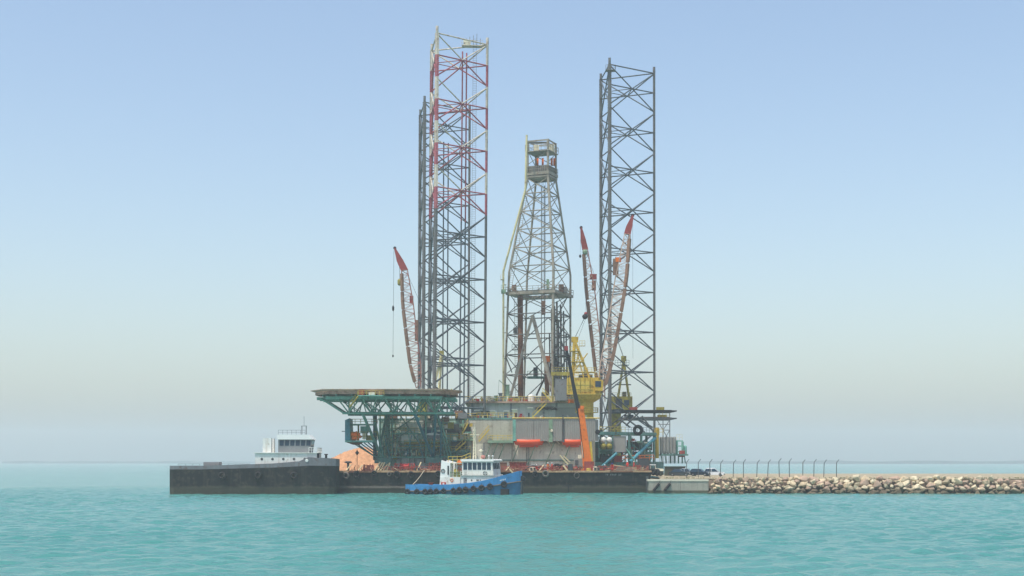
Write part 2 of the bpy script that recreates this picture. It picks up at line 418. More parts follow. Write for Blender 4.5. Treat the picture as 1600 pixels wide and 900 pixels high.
# sand mound
def mound():
    m = MB(); nx, ny = 130, 44; xa, xb = X(470, 440), X(680, 440)
    prof = [(0,0),(.06,.03),(.12,.20),(.17,.45),(.25,.68),(.34,.86),(.43,1.0),(.5,.98),(.6,.8),(.75,.45),(1,0)]
    def pf(t):
        for (a, h0), (b, h1) in zip(prof[:-1], prof[1:]):
            if t <= b: u = (t-a)/(b-a); return h0 + (h1-h0)*u
        return 0
    def ps(t): return sum(pf(min(1, max(0, t+d))) for d in (-.04,-.02,0,.02,.04))/5
    vs = []
    for j in range(ny):
        for i in range(nx):
            t = i/(nx-1); s = j/(ny-1); y = 429.5 + 30*s; x = xa + (xb-xa)*t
            u = min(1, s/.42); fall = u*u*(3-2*u)*.25+u*.75 if s < .5 else max(0, 1-(s-.5)*2)
            h = 8.4*ps(t)*fall
            h += (.30*noise.noise(V((x*.5, y*.5, 1))) + .34*noise.noise(V((x*1.1, y*1.1, 3))) + .30*noise.noise(V((x*2.6, y*2.6, 5))))*min(1, h/1.5)
            vs.append(V((x, y, 3.25 + max(0, h))))
    m.add(vs, [(j*nx+i, j*nx+i+1, (j+1)*nx+i+1, (j+1)*nx+i) for j in range(ny-1) for i in range(nx-1)])
    return m
one('sand_mound', mound(), 'sand', 'large orange heap of sand on the far shore at left', 'sand heap', smooth=True)

# ================================================================== JACK-UP LEGS
LH = 10.84
_chord = {}
def leg(label, bx, by, phi, top, nb, scheme, extra, tilt=0):
    s = 15.5; b = V((bx, by, 0)); c = b + V((s*math.cos(phi), s*math.sin(phi), 0)); a = b + V((s*math.cos(phi+R(60)), s*math.sin(phi+R(60)), 0))
    ctr = (a+b+c)/3; zt = top - 1.6
    th = T('jack_up_leg', label, 'rig leg', (ctr.x, ctr.y, zt-nb*LH), 'lattice legs of the rig')
    pts = [a, b, c]; hb = LH/2
    up = lambda p, z: V((p.x, p.y, z))
    for k in range(nb):
        z1 = zt-k*LH; zm = z1-hb; z0 = z1-LH
        cu, cl = scheme(k)             # colours of the upper and lower half of the bay
        for zz, cc, hh in ((zm, cu, hb), (z0, cl, hb)):
            for ci, p in enumerate(pts):
                cm = {'leg_slate': 'leg_slate_chord'}.get(cc, cc)
                if cm not in _chord:
                    me = MB().tube((0,0,0), (0,0,hb), .33, 12).mesh('chord_section', cm)
                    rk = MB(); n_t = 13
                    for sgn in (-1, 1):
                        rk.box((sgn*.25, -.09, 0), (sgn*.42, .09, hb))
                        for t in range(n_t):
                            zc = (t+.25)*hb/n_t; rk.box((sgn*.415, -.085, zc), (sgn*.56, .085, zc+hb/n_t*.5))
                    _chord[cm] = (me, rk.mesh('rack', 'rack_grey' if cm == 'leg_slate_chord' else cm))
                o = bpy.data.objects.new('chord_section', _chord[cm][0]); COL.objects.link(o); o.parent = th.o; o.location = up(p, zz) - th.org
                d = p - ctr; o.rotation_euler = (0, 0, math.atan2(d.y, d.x) + math.pi/2)
                r_ = bpy.data.objects.new('rack', _chord[cm][1]); COL.objects.link(r_); r_.parent = o
        mids = []
        for i, j in ((0,1), (1,2), (2,0)):
            p, q_ = pts[i], pts[j]; mid = up((p+q_)/2, zm); mids.append(mid)
            for e in (p, q_):
                strut(th, 'brace', up(e, z1-.25), mid, .17, cu); strut(th, 'brace', up(e, z0+.25), mid, .17, cl)
            strut(th, 'horizontal_brace', up(p, zm), up(q_, zm), .17, cl)
        for i in range(3): strut(th, 'inner_brace', mids[i], mids[(i+1)%3], .11, cl)
    cu = scheme(0)[0]
    for p in pts:
        strut(th, 'chord_top', up(p, zt), up(p, top), .35, {'leg_slate': 'leg_slate_chord'}.get(cu, cu), 12)
    for i, j in ((0,1), (1,2), (2,0)): strut(th, 'horizontal_brace', up(pts[i], zt-.1), up(pts[j], zt-.1), .18, cu)
    extra(th, a, b, c, ctr, zt, nb)
    if tilt: th.o.rotation_euler = (0, tilt, 0)
    return th
def ladder(mb, p, q, wd=.55, step=.45, r=.045):
    p, q = V(p), V(q); u = V((wd/2, 0, 0)); mb.tube(p-u, q-u, r, 4); mb.tube(p+u, q+u, r, 4)
    k = int((q-p).length/step)
    for i in range(k+1): c_ = p.lerp(q, i/k); mb.tube(c_-u, c_+u, r*.6, 4)
    return mb
def leg_extra(cols, platform, lad, pipes):
    def fn(th, a, b, c, ctr, zt, nb):
        zb = zt-nb*LH
        for kk, (t, top) in enumerate(pipes):
            p = b.lerp(c, t) + V((0, .9+kk*.5, 0))
            segs = [(zt-top, zb)] if cols == 'slate' else [(zt-top, zt-4.2*LH), (zt-4.2*LH, zb)]
            for si, (za, zz) in enumerate(segs):
                strut(th, 'caisson_pipe', (p.x, p.y, zz), (p.x, p.y, za), .19, 'leg_slate' if cols == 'slate' or si else 'leg_red')
        if lad is not None:
            p = a.lerp(c, lad); ladder(MB(), (p.x, p.y-.6, zb), (p.x, p.y-.6, zt+1.5), .9).build('ladder', 'rack_grey', th)
        if platform == 'big':
            p = b.lerp(c, .47) + V((0, 5, 0)); q_ = c + V((-.6, 1.5, 0))
            z = zt - .3
            MB().prism([(p.x, p.y, z), (q_.x, q_.y-1, z), (q_.x, q_.y+1, z), (p.x, p.y+2.4, z)], (0,0,.16)).build('top_platform', 'leg_white', th)
            MB().rail([(p.x, p.y, z+.16), (q_.x-.6, q_.y-1, z+.16)], 1.2).build('handrail', 'leg_white', th)
            MB().box((p.x+.4, p.y+.3, z+.16), (p.x+2.2, p.y+1.9, z+1.5)).build('equipment_box', 'cream', th)
            an = MB()
            for k in range(5): x = q_.x-1.2-k*.9; an.tube((x, q_.y, z+.1), (x, q_.y, z+2.2+1.2*((k*3) % 4)/3), .06, 5)
            an.build('antenna', 'rack_grey', th)
        if platform == 'small':
            MB().box((b.x-1.1, b.y-1.1, zt-1.9), (b.x+1.5, b.y+.9, zt-1.75)).rail([(b.x-1.1,b.y-1.1,zt-1.75),(b.x+1.5,b.y-1.1,zt-1.75),(b.x+1.5,b.y+.9,zt-1.75)], 1.2).build('top_basket', 'rack_grey', th)
    return fn
fl_scheme = lambda k: ('leg_white', 'leg_red') if k < 4 else ('leg_slate', 'leg_slate')
dark = lambda k: ('leg_slate', 'leg_slate')
leg('tall lattice leg with red and white bands on top, nearest on the left', X(677.6, 352), 352, R(38), 114.6, 10, fl_scheme, leg_extra('fl', 'big', .78, ((.5, 3), (.58, 3))), R(.45))
leg('dark lattice leg standing half hidden behind the red and white one', X(661, 396), 396, R(38), 108.6, 9, dark, leg_extra('slate', None, None, ((.42, 10), (.52, 10))), R(.25))
leg('dark lattice leg standing alone on the right of the derrick', X(953, 379), 379, R(35), 114.4, 10, dark, leg_extra('slate', 'small', None, ()), R(-.05))

# ================================================================== DERRICK
DY = 385.0; dz = lambda py: Z(py, DY)
dctr = V((X(840, DY), DY, 0))
offs = {'A': V((-8.6,-3.5,0)), 'C': V((3.5,-8.6,0)), 'D': V((8.6,3.5,0)), 'B': V((-3.5,8.6,0))}
kz = [(dz(622), 1.04), (dz(428), .97), (dz(281), .45), (dz(222), .44)]
def dk(z):
    if z <= kz[0][0]: return kz[0][1]
    for (a, k0), (b, k1) in zip(kz[:-1], kz[1:]):
        if z <= b: return k0 + (k1-k0)*(z-a)/(b-a)
    return kz[-1][1]
dsh = lambda z: V((1.15*min(1, max(0, (z-dz(622))/(dz(281)-dz(622)))), 0, 0))
def dc(n_, z): p = dctr + offs[n_]*dk(z) + dsh(z); p.z = z; return p
th = T('drilling_derrick', 'grey steel drilling derrick tapering to a crown with orange sheaves', 'derrick', (dctr.x, dctr.y, dz(622)))
order = 'ACDB'
for n_ in order:
    zs = [dz(622), dz(428), dz(281), dz(222)]
    for a, b in zip(zs[:-1], zs[1:]): strut(th, 'derrick_leg', dc(n_, a), dc(n_, b), .36 if n_ == 'C' else .29, 'derrick_grey', 8)
lev = [622, 587, 556, 525, 493, 458, 419, 390, 361, 332.5, 304.5, 281]
for li, py in enumerate(lev):
    z = dz(py)
    for i in range(4):
        if li == 0: continue
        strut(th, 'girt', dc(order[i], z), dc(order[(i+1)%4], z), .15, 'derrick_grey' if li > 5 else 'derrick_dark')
for li in range(len(lev)-1):
    za, zb = dz(lev[li]), dz(lev[li+1])
    for i in range(4):
        n0, n1 = order[i], order[(i+1)%4]
        if n0 == 'A' and li < 4: continue
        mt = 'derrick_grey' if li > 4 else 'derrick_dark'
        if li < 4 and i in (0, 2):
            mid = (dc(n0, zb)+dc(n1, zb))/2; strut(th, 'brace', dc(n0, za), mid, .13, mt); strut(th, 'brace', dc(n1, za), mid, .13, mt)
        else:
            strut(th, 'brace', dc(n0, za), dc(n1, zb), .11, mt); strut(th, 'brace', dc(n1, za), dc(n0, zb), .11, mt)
# braces of the open front face: V-door frame and side diagonals
apx = P(832, 493, 378)
bar(th, 'v_door_leg', P(797, 622, 377), apx, .85, .6, 'derrick_grey'); bar(th, 'v_door_leg', P(865, 615, 374), apx, .85, .6, 'derrick_grey')
bar(th, 'diagonal_prop', P(800, 612, 386), P(814, 548, 386), .8, .5, 'derrick_dark')
bar(th, 'diagonal_prop', P(838, 618, 390), P(862, 568, 390), .7, .5, 'derrick_dark')
strut(th, 'brace', P(826, 558, 391), P(862, 600, 391), .16, 'derrick_dark'); strut(th, 'brace', P(790, 556, 382), P(800, 582, 382), .16, 'derrick_dark')
strut(th, 'drill_pipe', P(813.5, 626, 384), P(813, 462, 384), .72, 'pipe_brown', 10)
strut(th, 'drill_pipe', P(855, 618, 384), P(854, 560, 384), .62, 'pipe_brown', 10)
strut(th, 'top_drive_rail', P(851, 600, 387), P(851, 290, 387), .12, 'rack_grey'); strut(th, 'top_drive_rail', P(846, 600, 387), P(846, 290, 387), .1, 'rack_grey')
for px in (863, 866, 871, 877): strut(th, 'stand_pipe', P(px, 612, 388), P(px-1, 465+px % 5*6, 388), .26, 'derrick_dark')
for px, pt in ((868, 478), (874, 500), (882, 486), (886, 520), (892, 540), (860, 520)): strut(th, 'stand_pipe', P(px, 612, 389), P(px-1.5, pt, 389), .2, 'derrick_dark')
for px0, py0, px1, py1 in ((866,600,886,556),(886,600,866,556),(864,556,884,500),(884,556,868,500),(868,500,886,465)): strut(th, 'brace', P(px0, py0, 387), P(px1, py1, 387), .15, 'derrick_dark')
# pale pipe up the left side to above the crown
pp = [P(786.5, 622, 379.5), P(786.5, 424, 379.5), P(821, 296, 379.5), P(823, 211, 379.5)]
for a, b in zip(pp[:-1], pp[1:]): strut(th, 'vent_pipe', a, b, .27, 'pipe_cream', 8)
for py in (600, 560, 520, 480, 445): MB().beam(P(786.5, py, 379.5), P(791, py, 381), .12, .2).build('pipe_bracket', 'derrick_grey', th)
for py, x_ in ((270, 826), (223, 828)): MB().beam(P(822, py, 379.5), P(x_+4, py, 381), .14, .25).build('pipe_bracket', 'derrick_grey', th)
# monkey board ring platform
z = dz(460); m = MB()
cor = [dc(n_, z) for n_ in order]; ins = [dctr + (c_-dctr)*.62 for c_ in cor]; out = [V((dctr.x, dctr.y, 0)) + V(((c_-dctr).x, (c_-dctr).y, 0))*1.09 for c_ in cor]
for i in range(4):
    j = (i+1) % 4; a, b, c_, d = out[i], out[j], ins[j], ins[i]
    m.prism([(a.x,a.y,z-.55),(b.x,b.y,z-.55),(c_.x,c_.y,z-.55),(d.x,d.y,z-.55)], (0,0,.75))
m.build('monkey_board', 'derrick_grey', th)
pr = [V((o_.x, o_.y, z+.2)) for o_ in out] ; MB().rail(pr + [pr[0]], 1.3, .06).build('handrail', 'derrick_grey', th)
for px, py, wp, hp, mt in ((800, 456, 7, 11, 'walk_brown'), (873, 457, 8, 13, 'walk_brown'), (862, 457, 6, 9, 'pipe_brown'), (854, 452, 4, 16, 'green_pale'), (880, 457, 6, 9, 'derrick_dark')):
    a = P(px, py, 381); MB().box((a.x, a.y, a.z), (a.x+wp*.17, a.y+1.6, a.z+hp*.17)).build('tool_cabinet', mt, th)
MB().box(P(783, 452, 379), P(790, 459, 381)).rail([P(783, 452, 379), P(790, 452, 379)], 1.1, .05, 1).build('side_basket', 'green_pale', th)
MB().box(P(782, 436, 379), P(788, 438, 381)).rail([P(782, 436, 379), P(788, 436, 379)], 1.1, .05, 1).build('side_basket', 'cream', th)
for py, px, wp in ((520, 803, 11), (546, 800, 12), (500, 868, 10), (556, 866, 26)):
    MB().box(P(px, py, 384), P(px+wp, py+1.5, 387)).rail([P(px, py, 384), P(px+wp, py, 384)], 1.3, .05, 1.2).build('landing', 'derrick_dark', th)
MB().box(P(802, 512, 384), P(808, 521, 386)).build('tool_cabinet', 'derrick_dark', th)
m = MB(); ladder(m, P(808, 620, 385), P(806, 465, 385), .9, .6, .07); ladder(m, P(796, 455, 384), P(822, 300, 386), .9, .6, .07); m.build('ladder', 'derrick_grey', th)
# crown: water table, sheaves, upper platform, gin frame
z = dz(280); ex = dk(z)*1.13
c4 = lambda zz, k: [V((dctr.x+dsh(zz).x+offs[n_].x*k, dctr.y+offs[n_].y*k, zz)) for n_ in order]
MB().prism(c4(z, ex*.42/.43), (0,0,.5)).build('water_table', 'derrick_grey', th)
m = MB(); ring = c4(z+.5, ex)
for i in range(4):
    a, b = ring[i], ring[(i+1)%4]
    m.beam(a+V((0,0,.55)), b+V((0,0,.55)), .12, .8); m.rail([a+V((0,0,1)), b+V((0,0,1))], 1.4, .06, .6)
m.build('crown_guard', 'derrick_grey', th)
m = MB(); m.prism(c4(z+1.2, ex*.82), (0,0,2.0)); m.build('crown_block', 'derrick_dark', th)
for px in (840, 848, 856, 862, 866):
    p = P(px, 253, DY-2+px % 4); MB().lathe((p.x, p.y, p.z), [(.9,-.22),(1.15,-.25),(.95,0),(1.15,.25),(.9,.22)], 14, 'x').build('sheave', 'orange', th)
z2 = dz(240); MB().prism(c4(z2, dk(z2)*1.18), (0,0,.2)).build('crown_platform', 'derrick_grey', th)
pr = c4(z2+.28, dk(z2)*1.18); MB().rail(pr+[pr[0]], 1.6, .06, 1.2).build('handrail', 'derrick_grey', th)
for px in (838, 862): p = P(px, 226, DY); MB().box((p.x-.7, p.y-1, z2+.3), (p.x+.7, p.y+.6, z2+2.2)).build('equipment_box', 'cream', th)
z3 = dz(223); ring = c4(z3, .44)
for i in range(4): bar(th, 'top_beam', ring[i], ring[(i+1)%4], .25, .35, 'derrick_grey')
for i in range(4):
    strut(th, 'crown_brace', c4(dz(258), .42)[i], c4(z2, .42)[(i+1)%4], .1, 'derrick_grey')
bar(th, 'top_beam', P(824, 223, 380), P(858, 223, 384), .3, .5, 'derrick_dark')
# hoist floor machinery half way down
MB().box(P(824, 588, 388), P(852, 592, 391)).build('service_platform', 'teal_dark', th)
MB().rail([P(824, 588, 388), P(852, 588, 388)], 1.4, .06, 1).build('handrail', 'green_pale', th)
MB().box(P(833.5, 574, 388.5), P(840, 588, 390)).build('tool_cabinet', 'dark_grey', th)
MB().box(P(852, 556, 383), P(859, 566, 385)).build('hose_reel', 'orange', th)
# travelling block and wires
MB().box(P(846, 470, 384.4), P(852, 492, 386.4)).build('travelling_block', 'walk_brown', th)
m = MB()
for px in (845.5, 847.5, 849.5, 852.5): m.tube(P(px, 470, 385), P(px, 282, 385), .045, 4)
m.build('hoist_wire', 'cable', th)

# ================================================================== RIG HULL
DK = 18.0                                   # main deck level
hull_pts = [(-33,354),(-9,354),(-9,349),(17,349),(20.5,352),(20.5,418),(-33,418)]
hu = T('rig_hull', 'broad beige and green hull of the drilling rig behind the barge', 'rig hull', (5, 349, 0))
MB().prism([(x, y, 4.0) for x, y in hull_pts], (0, 0, DK-4.4)).build('hull_side', 'beige', hu)
MB().prism([(x*1.004-.02, y + (-.25 if y < 385 else .25), DK-.4) for x, y in hull_pts], (0, 0, .4)).build('main_deck', 'teal_dark', hu)
bow_pts = [(20.52,352),(27,357),(35,365),(41,386),(38,402),(20.52,418)]
MB().prism([(x, y, 2.0) for x, y in bow_pts], (0, 0, 5.2)).build('bow_hull', 'teal_dark', hu)
for px, y in ((941, 354), (958, 356), (983, 359), (1002, 362.5), (1022, 366), (985, 371), (1010, 372)):
    MB().beam((X(px, y), y, 7.2), (X(px, y), y, Z(679, 352)), .45, .45).build('deck_column', 'teal_dark', hu)
# pale plates on the stern half, colour lightened to make up for shade
for k in range(6):
    x0 = -33 + k*4.0
    MB().box((x0+.03, 353.8, 4.2), (x0+3.97, 353.97, DK-.5)).build('shell_plate', ('green_light','stern_pale','stern_pale','stern_pale','green_light','stern_pale')[k], hu)
for k in range(6):                           # beige plates with butt gaps
    x0 = -8.97 + k*4.15
    for zz0, zz1 in ((4.2, 7.6), (7.66, 11.7), (11.76, DK-.45)):
        MB().box((x0+.02, 348.86, zz0), (x0+4.10, 348.98, zz1)).build('shell_plate', 'beige_top' if zz0 > 11 else 'beige', hu)
MB().box((-9, 348.5, 7.55), (16, 348.99, 7.8)).build('rubbing_ledge', 'teal_dark', hu)
for px in (790, 818, 852, 830):
    p = P(px, 729 if px != 830 else 727, 348.2); MB().box((p.x, 348.3, p.z), (p.x+1.0, 348.6, p.z+.28)).build('strip_lamp', 'lamp_white', hu)
for px, r_, mt in ((756, .12, 'house_grey'), (800, .16, 'beige_top')): strut(hu, 'hull_pipe', (X(px, 348.4), 348.6, 5.2), (X(px, 348.4), 348.6, 11.9), r_, mt)
MB().tube((X(823, 348), 348.5, 5.3), (X(823, 348), 348.5, 11.9), .05, 5).tube((X(826.5, 348), 348.5, 5.3), (X(826.5, 348), 348.5, 11.9), .05, 5).build('hull_ladder', 'dark_grey', hu)
for k in range(22): MB().box((X(823, 348), 348.47, 5.5+k*.29), (X(826.5, 348), 348.53, 5.55+k*.29)).build('ladder_rung', 'dark_grey', hu)
# upper deckhouse block set back on the main deck
HYD = 366.0; uz = Z(630, HYD)
MB().box((X(736, HYD), HYD, DK), (X(908, HYD), 376, uz)).build('deckhouse_wall', 'house_grey', hu)
MB().box((X(728, HYD)-.4, HYD-1.4, uz), (X(912, HYD), 392, uz+.45)).build('deckhouse_roof', 'deck_rust', hu)
for px in (736, 797, 868): MB().box((X(px, HYD), HYD-.18, DK), (X(px, HYD)+.5, HYD-.003, uz)).build('wall_post', 'grey', hu)
def panel(px0, py0, px1, py1, mat, name, Y=HYD, d=.1, parent=None):
    return MB().box((X(px0, Y), Y-d, Z(py1, Y)), (X(px1, Y), Y-.004, Z(py0, Y))).build(name, mat, hu)
panel(761, 641.5, 776, 651.5, 'white_clean', 'notice_board'); panel(763, 643, 774.5, 650, 'cream', 'notice_sheet', d=.14)
w_ = panel(786, 641.5, 793.5, 652, 'white', 'door_frame'); panel(787, 643, 793, 652, 'tarp', 'door', d=.16)
panel(800.5, 640.5, 809, 653, 'cream', 'door_frame'); panel(803, 645, 808, 652.5, 'pipe_brown', 'door', d=.16)
panel(812, 646.5, 816, 649.5, 'red', 'hose_box', d=.4); panel(810.5, 650.5, 819, 652, 'red', 'hose_box', d=.5)
panel(825, 645, 827.5, 651, 'dark_grey', 'window'); panel(848, 643, 851, 650, 'grey', 'cabinet', d=.5)
for a, py in ((741, 640.5), (764.5, 641), (787, 641.5), (799.5, 639), (824, 636.5), (738, 645)):
    panel(a, py, a+9, py+1.6, 'lamp_white', 'strip_lamp', d=.45)
panel(741, 645.5, 746.5, 651, 'glass', 'window'); panel(868, 637, 904, 655, 'panel_grey', 'wall_cladding', d=.2)
rr = random.Random(2); m = MB()
for k in range(60):
    x = X(835+rr.random()*28, 364.6); z_ = Z(640-rr.random()*4, 364.6); m.tube((x, 364.8, z_), (x+rr.uniform(.5,2), 364.8, z_-rr.uniform(-.3,.4)), .05, 4)
m.build('cable_bundle', 'black', hu)
# handrails
MB().rail([(X(705, 352), 353, DK), (X(745, 350), 353, DK), (X(745, 350), 349.2, DK), (X(804, 349), 349.2, DK)], 1.2, .06, 1.3).build('handrail', 'yellow_rail', hu)
MB().rail([(X(728, HYD)-.3, HYD-1.3, uz+.45), (X(905, HYD), HYD-1.3, uz+.45)], 1.2, .055, 1.4).build('handrail', 'yellow_rail', hu)
MB().rail([(-33, 354.1, DK), (-21, 354.1, DK)], 1.2, .06, 1.4).build('handrail', 'yellow_rail', hu)
for k in range(9):
    x0 = -33 + k*2.7
    if k % 3 == 1: MB().box((x0, 353.3, DK), (x0+1.9, 354.6, DK+1.5+.4*(k % 2))).build('deck_locker', ('teal', 'walk_brown', 'cream')[k % 3 if k != 4 else 2], hu)
# stern wall clutter: pipes, walkways, tanks
for k in range(13):
    x = -32.5 + k*1.75 + rr.uniform(-.4, .4)
    strut(hu, 'vertical_pipe', (x, 353.3, 5+rr.uniform(0,3)), (x, 353.3, DK-rr.uniform(0,4)), rr.choice((.1,.16,.22)), rr.choice(('pipe_cream','teal','grey','pipe_brown','green_pale','teal_dark')))
for py, a, b, mt in ((695, 632, 700, 'yellow_rail'), (676, 612, 655, 'teal'), (705, 600, 735, 'teal_dark'), (686, 690, 740, 'green_pale')):
    pa, pb = P(a, py, 351), P(b, py, 351); MB().box((pa.x, 351, pa.z-.35), (pb.x, 353.8, pa.z)).build('walkway', 'teal_dark' if mt == 'yellow_rail' else mt, hu)
    MB().rail([(pa.x, 351, pa.z), (pb.x, 351, pa.z)], 1.15, .06, 1.2).build('handrail', 'yellow_rail', hu)
a, b = P(632, 692, 350.5), P(692, 697, 350.5); strut(hu, 'supply_pipe', (a.x, 350.5, a.z), (b.x, 350.5, a.z), .3, 'olive', 10)
panel(627, 661, 653, 692, 'stern_pale', 'wall_cladding', 351.4, .25)
panel(690, 663, 735, 676, 'dark_grey', 'equipment_bay', 353.2, .3); panel(660, 668, 688, 677, 'tarp', 'tarpaulin', 351.6, .3)
panel(706, 688, 726, 700, 'dark_grey', 'equipment_bay', 352.4, .3)
for k, (px, py, wp, hp, mt) in enumerate(((600,668,9,14,'teal'),(612,672,6,20,'grey'),(656,650,12,7,'cream'),(690,652,12,8,'walk_brown'),(716,645,14,9,'grey'),(700,660,9,10,'olive'),(640,700,14,12,'dark_grey'),(664,702,10,10,'teal'),(715,702,18,10,'teal_dark'),(604,698,16,14,'grey'))):
    a = P(px, py, 352.2); MB().box((a.x, 351.6, a.z-hp*.157), (a.x+wp*.157, 353.2, a.z)).build('machinery_box', mt, hu)
for px in (611.5, 617.5, 643, 650.5):         # pale cream pipes
    strut(hu, 'vertical_pipe', P(px, 712, 350.6), P(px, 662 if px < 630 else 703, 350.6), .16, 'pipe_cream')
# dense small fittings over the stern wall
r5 = random.Random(21)
for k in range(90):
    px, py = r5.uniform(594, 742), r5.uniform(652, 716); wp, hp = r5.choice(((3,6),(7,3),(10,2),(2,10),(5,5),(14,1.6),(2,14),(8,6)))
    y = r5.uniform(350.8, 353.2); a = P(px, py, y); mt = r5.choice(('green_light','green_pale','beige','stern_pale','cream','yellow_rail','teal','blue_teal','walk_brown','white','green_light','yellow_rail'))
    if px < 612 and y < 352: y = 352.2
    if min(wp, hp) <= 3 and r5.random() < .6: 
        b = V((a.x+wp*.157, y, a.z)) if wp > hp else V((a.x, y, a.z-hp*.157)); strut(hu, 'pipe_fitting', a, b, min(wp, hp)*.06, mt)
    else: MB().box((a.x, y, a.z-hp*.157), (a.x+wp*.157, y+.5, a.z)).build('wall_fitting', mt, hu)
for k in range(26):
    px, py = r5.uniform(938, 1020), r5.uniform(682, 716); y = 354+(px-938)*.13+r5.uniform(0, 2); a = P(px, py, y); wp, hp = r5.choice(((3,6),(7,3),(10,2),(2,10),(5,4),(14,1.6)))
    MB().box((a.x, y, a.z-hp*.157), (a.x+wp*.157, y+.5, a.z)).build('wall_fitting', r5.choice(('teal','green_pale','dark_grey','grey','cream','teal_dark','rust_red')), hu)
def stairs(pa, pb, wd, mat):
    m = MB(); pa, pb = V(pa), V(pb); side = V((0, wd, 0))
    for s_ in (V((0,0,0)), side):
        m.beam(pa+s_, pb+s_, .12, .3); m.tube(pa+s_+V((0,0,1)), pb+s_+V((0,0,1)), .05, 5)
        for i in range(4): q_ = pa.lerp(pb, i/3)+s_; m.tube(q_, q_+V((0,0,1)), .045, 4)
    n = int(abs(pb.z-pa.z)/.25)
    for i in range(n): q_ = pa.lerp(pb, (i+.5)/n); m.box((q_.x-.14, q_.y, q_.z-.03), (q_.x+.14, q_.y+wd, q_.z+.03))
    return m
stairs(P(748, 690, 347), P(764, 671, 347), 1.1, 0).build('stair', 'yellow_rail', hu)
stairs(P(832, 652, 363), P(854, 630, 363), 1.1, 0).build('stair', 'yellow_rail', hu)
stairs(P(722, 678, 350), P(731, 661, 350), 1.0, 0).build('stair', 'yellow_rail', hu)
stairs(P(712, 704, 350), P(728, 690, 350), 1.0, 0).build('stair', 'yellow_rail', hu)
stairs(P(862, 628, 362), P(848, 612, 362), 1.0, 0).build('stair', 'yellow_rail', hu)
# walkway over the lower hull with raking struts
a, b = P(762, 688, 346), P(802, 692, 346)
MB().box((a.x, 346, b.z), (b.x, 348.9, a.z)).build('walkway', 'green_pale', hu)
MB().rail([(a.x, 346.1, a.z), (b.x-.1, 346.1, a.z)], 1.2, .06, 1.2).build('handrail', 'yellow_rail', hu)
for px in (768, 789, 812, 838, 866, 892, 778): 
    strut(hu, 'raking_strut', P(px, 692, 346.3), P(px-13, 725, 348.7), .13, 'green_pale')
for px in (778, 855, 870, 836): strut(hu, 'knee_brace', P(px, 689, 346.4), P(px+8, 697, 348.6), .13, 'cream')
MB().box((X(928, 356), 355.5, 7.0), (X(938, 356), 358, Z(690, 356))).build('machinery_box', 'teal_dark', hu); MB().box((X(929, 355), 354.4, Z(712, 355)), (X(936, 355), 355.4, Z(700, 355))).build('machinery_box', 'grey', hu)
# right-hand decks of the bow
a = P(938, 675, 350); MB().prism([(X(936, 352), 352, Z(679, 352)), (X(1026, 366), 366, Z(679, 352)), (X(1026, 366), 374, Z(679, 352)), (X(936, 352), 360, Z(679, 352))], (0,0,.75)).build('side_deck', 'teal_dark', hu)
zz = Z(679, 352)+.75
MB().rail([(X(937, 352.2), 352.3, zz), (X(977, 358), 358.2, zz)], 1.25, .06, 1.2).build('handrail', 'yellow_rail', hu)
MB().rail([(X(977, 358), 358.2, zz), (X(1024, 366), 366, zz)], 1.25, .05, 1.2).build('handrail', 'grey', hu)
strut(hu, 'raking_strut', P(1024, 684, 366), P(984, 722, 356), .42, 'blue_teal', 8); strut(hu, 'raking_strut', P(977, 700, 356), P(992, 722, 357), .3, 'teal', 8)
strut(hu, 'raking_strut', P(964, 708, 348), P(936, 733, 348), .34, 'blue_teal', 8)
MB().rail([P(955, 721, 353), P(1022, 719, 362)], 1.3, .07, 1.6).build('handrail', 'orange', hu)
for k in range(16):
    x0 = X(937+k*5.6, 353); t = k/15; y = 352.6+t*14
    strut(hu, 'vertical_pipe', (X(938+k*5.6, y), y+1, Z(724, y)), (X(938+k*5.6, y), y+1, Z(681+rr.random()*14, y)), rr.choice((.1,.15,.24)), rr.choice(('teal_dark','grey','dark_grey','green_pale','teal','black')))
for (px, py, wp, hp, mt, y) in ((936,700,22,9,'teal_dark',353),(940,712,20,12,'dark_grey',353.4),(980,690,40,14,'dark_grey',364),(985,706,34,12,'teal_dark',363.5),(1000,722,18,14,'dark_grey',362),(960,712,12,10,'rust_red',352.6)):
    a = P(px, py, y); MB().box((a.x, y, a.z-hp*.16), (a.x+wp*.16, y+2.2, a.z)).build('machinery_box', mt, hu)
for (p0, p1) in (((936,726),(958,697)),((958,726),(936,697)),((982,718),(1018,690)),((1018,718),(982,690)),((1004,690),(1022,712))):
    strut(hu, 'raking_strut', P(*p0, 354 if p0[0] < 970 else 362.8), P(*p1, 354 if p0[0] < 970 else 362.8), .14, 'teal_dark')
# pontoon legs guides: jacking houses round the legs
for (cx, cy) in ((-15, 360), (-20.5, 404)):
    for dx, dy in ((-4.2,-7.2), (8.2, 2.2), (-6, 7.6)):
        MB().box((cx+dx-1.1, cy+dy-1.1+1.4, DK), (cx+dx+1.1, cy+dy+1.1+1.4, DK+2.2)).build('jack_case', 'dark_grey', hu)

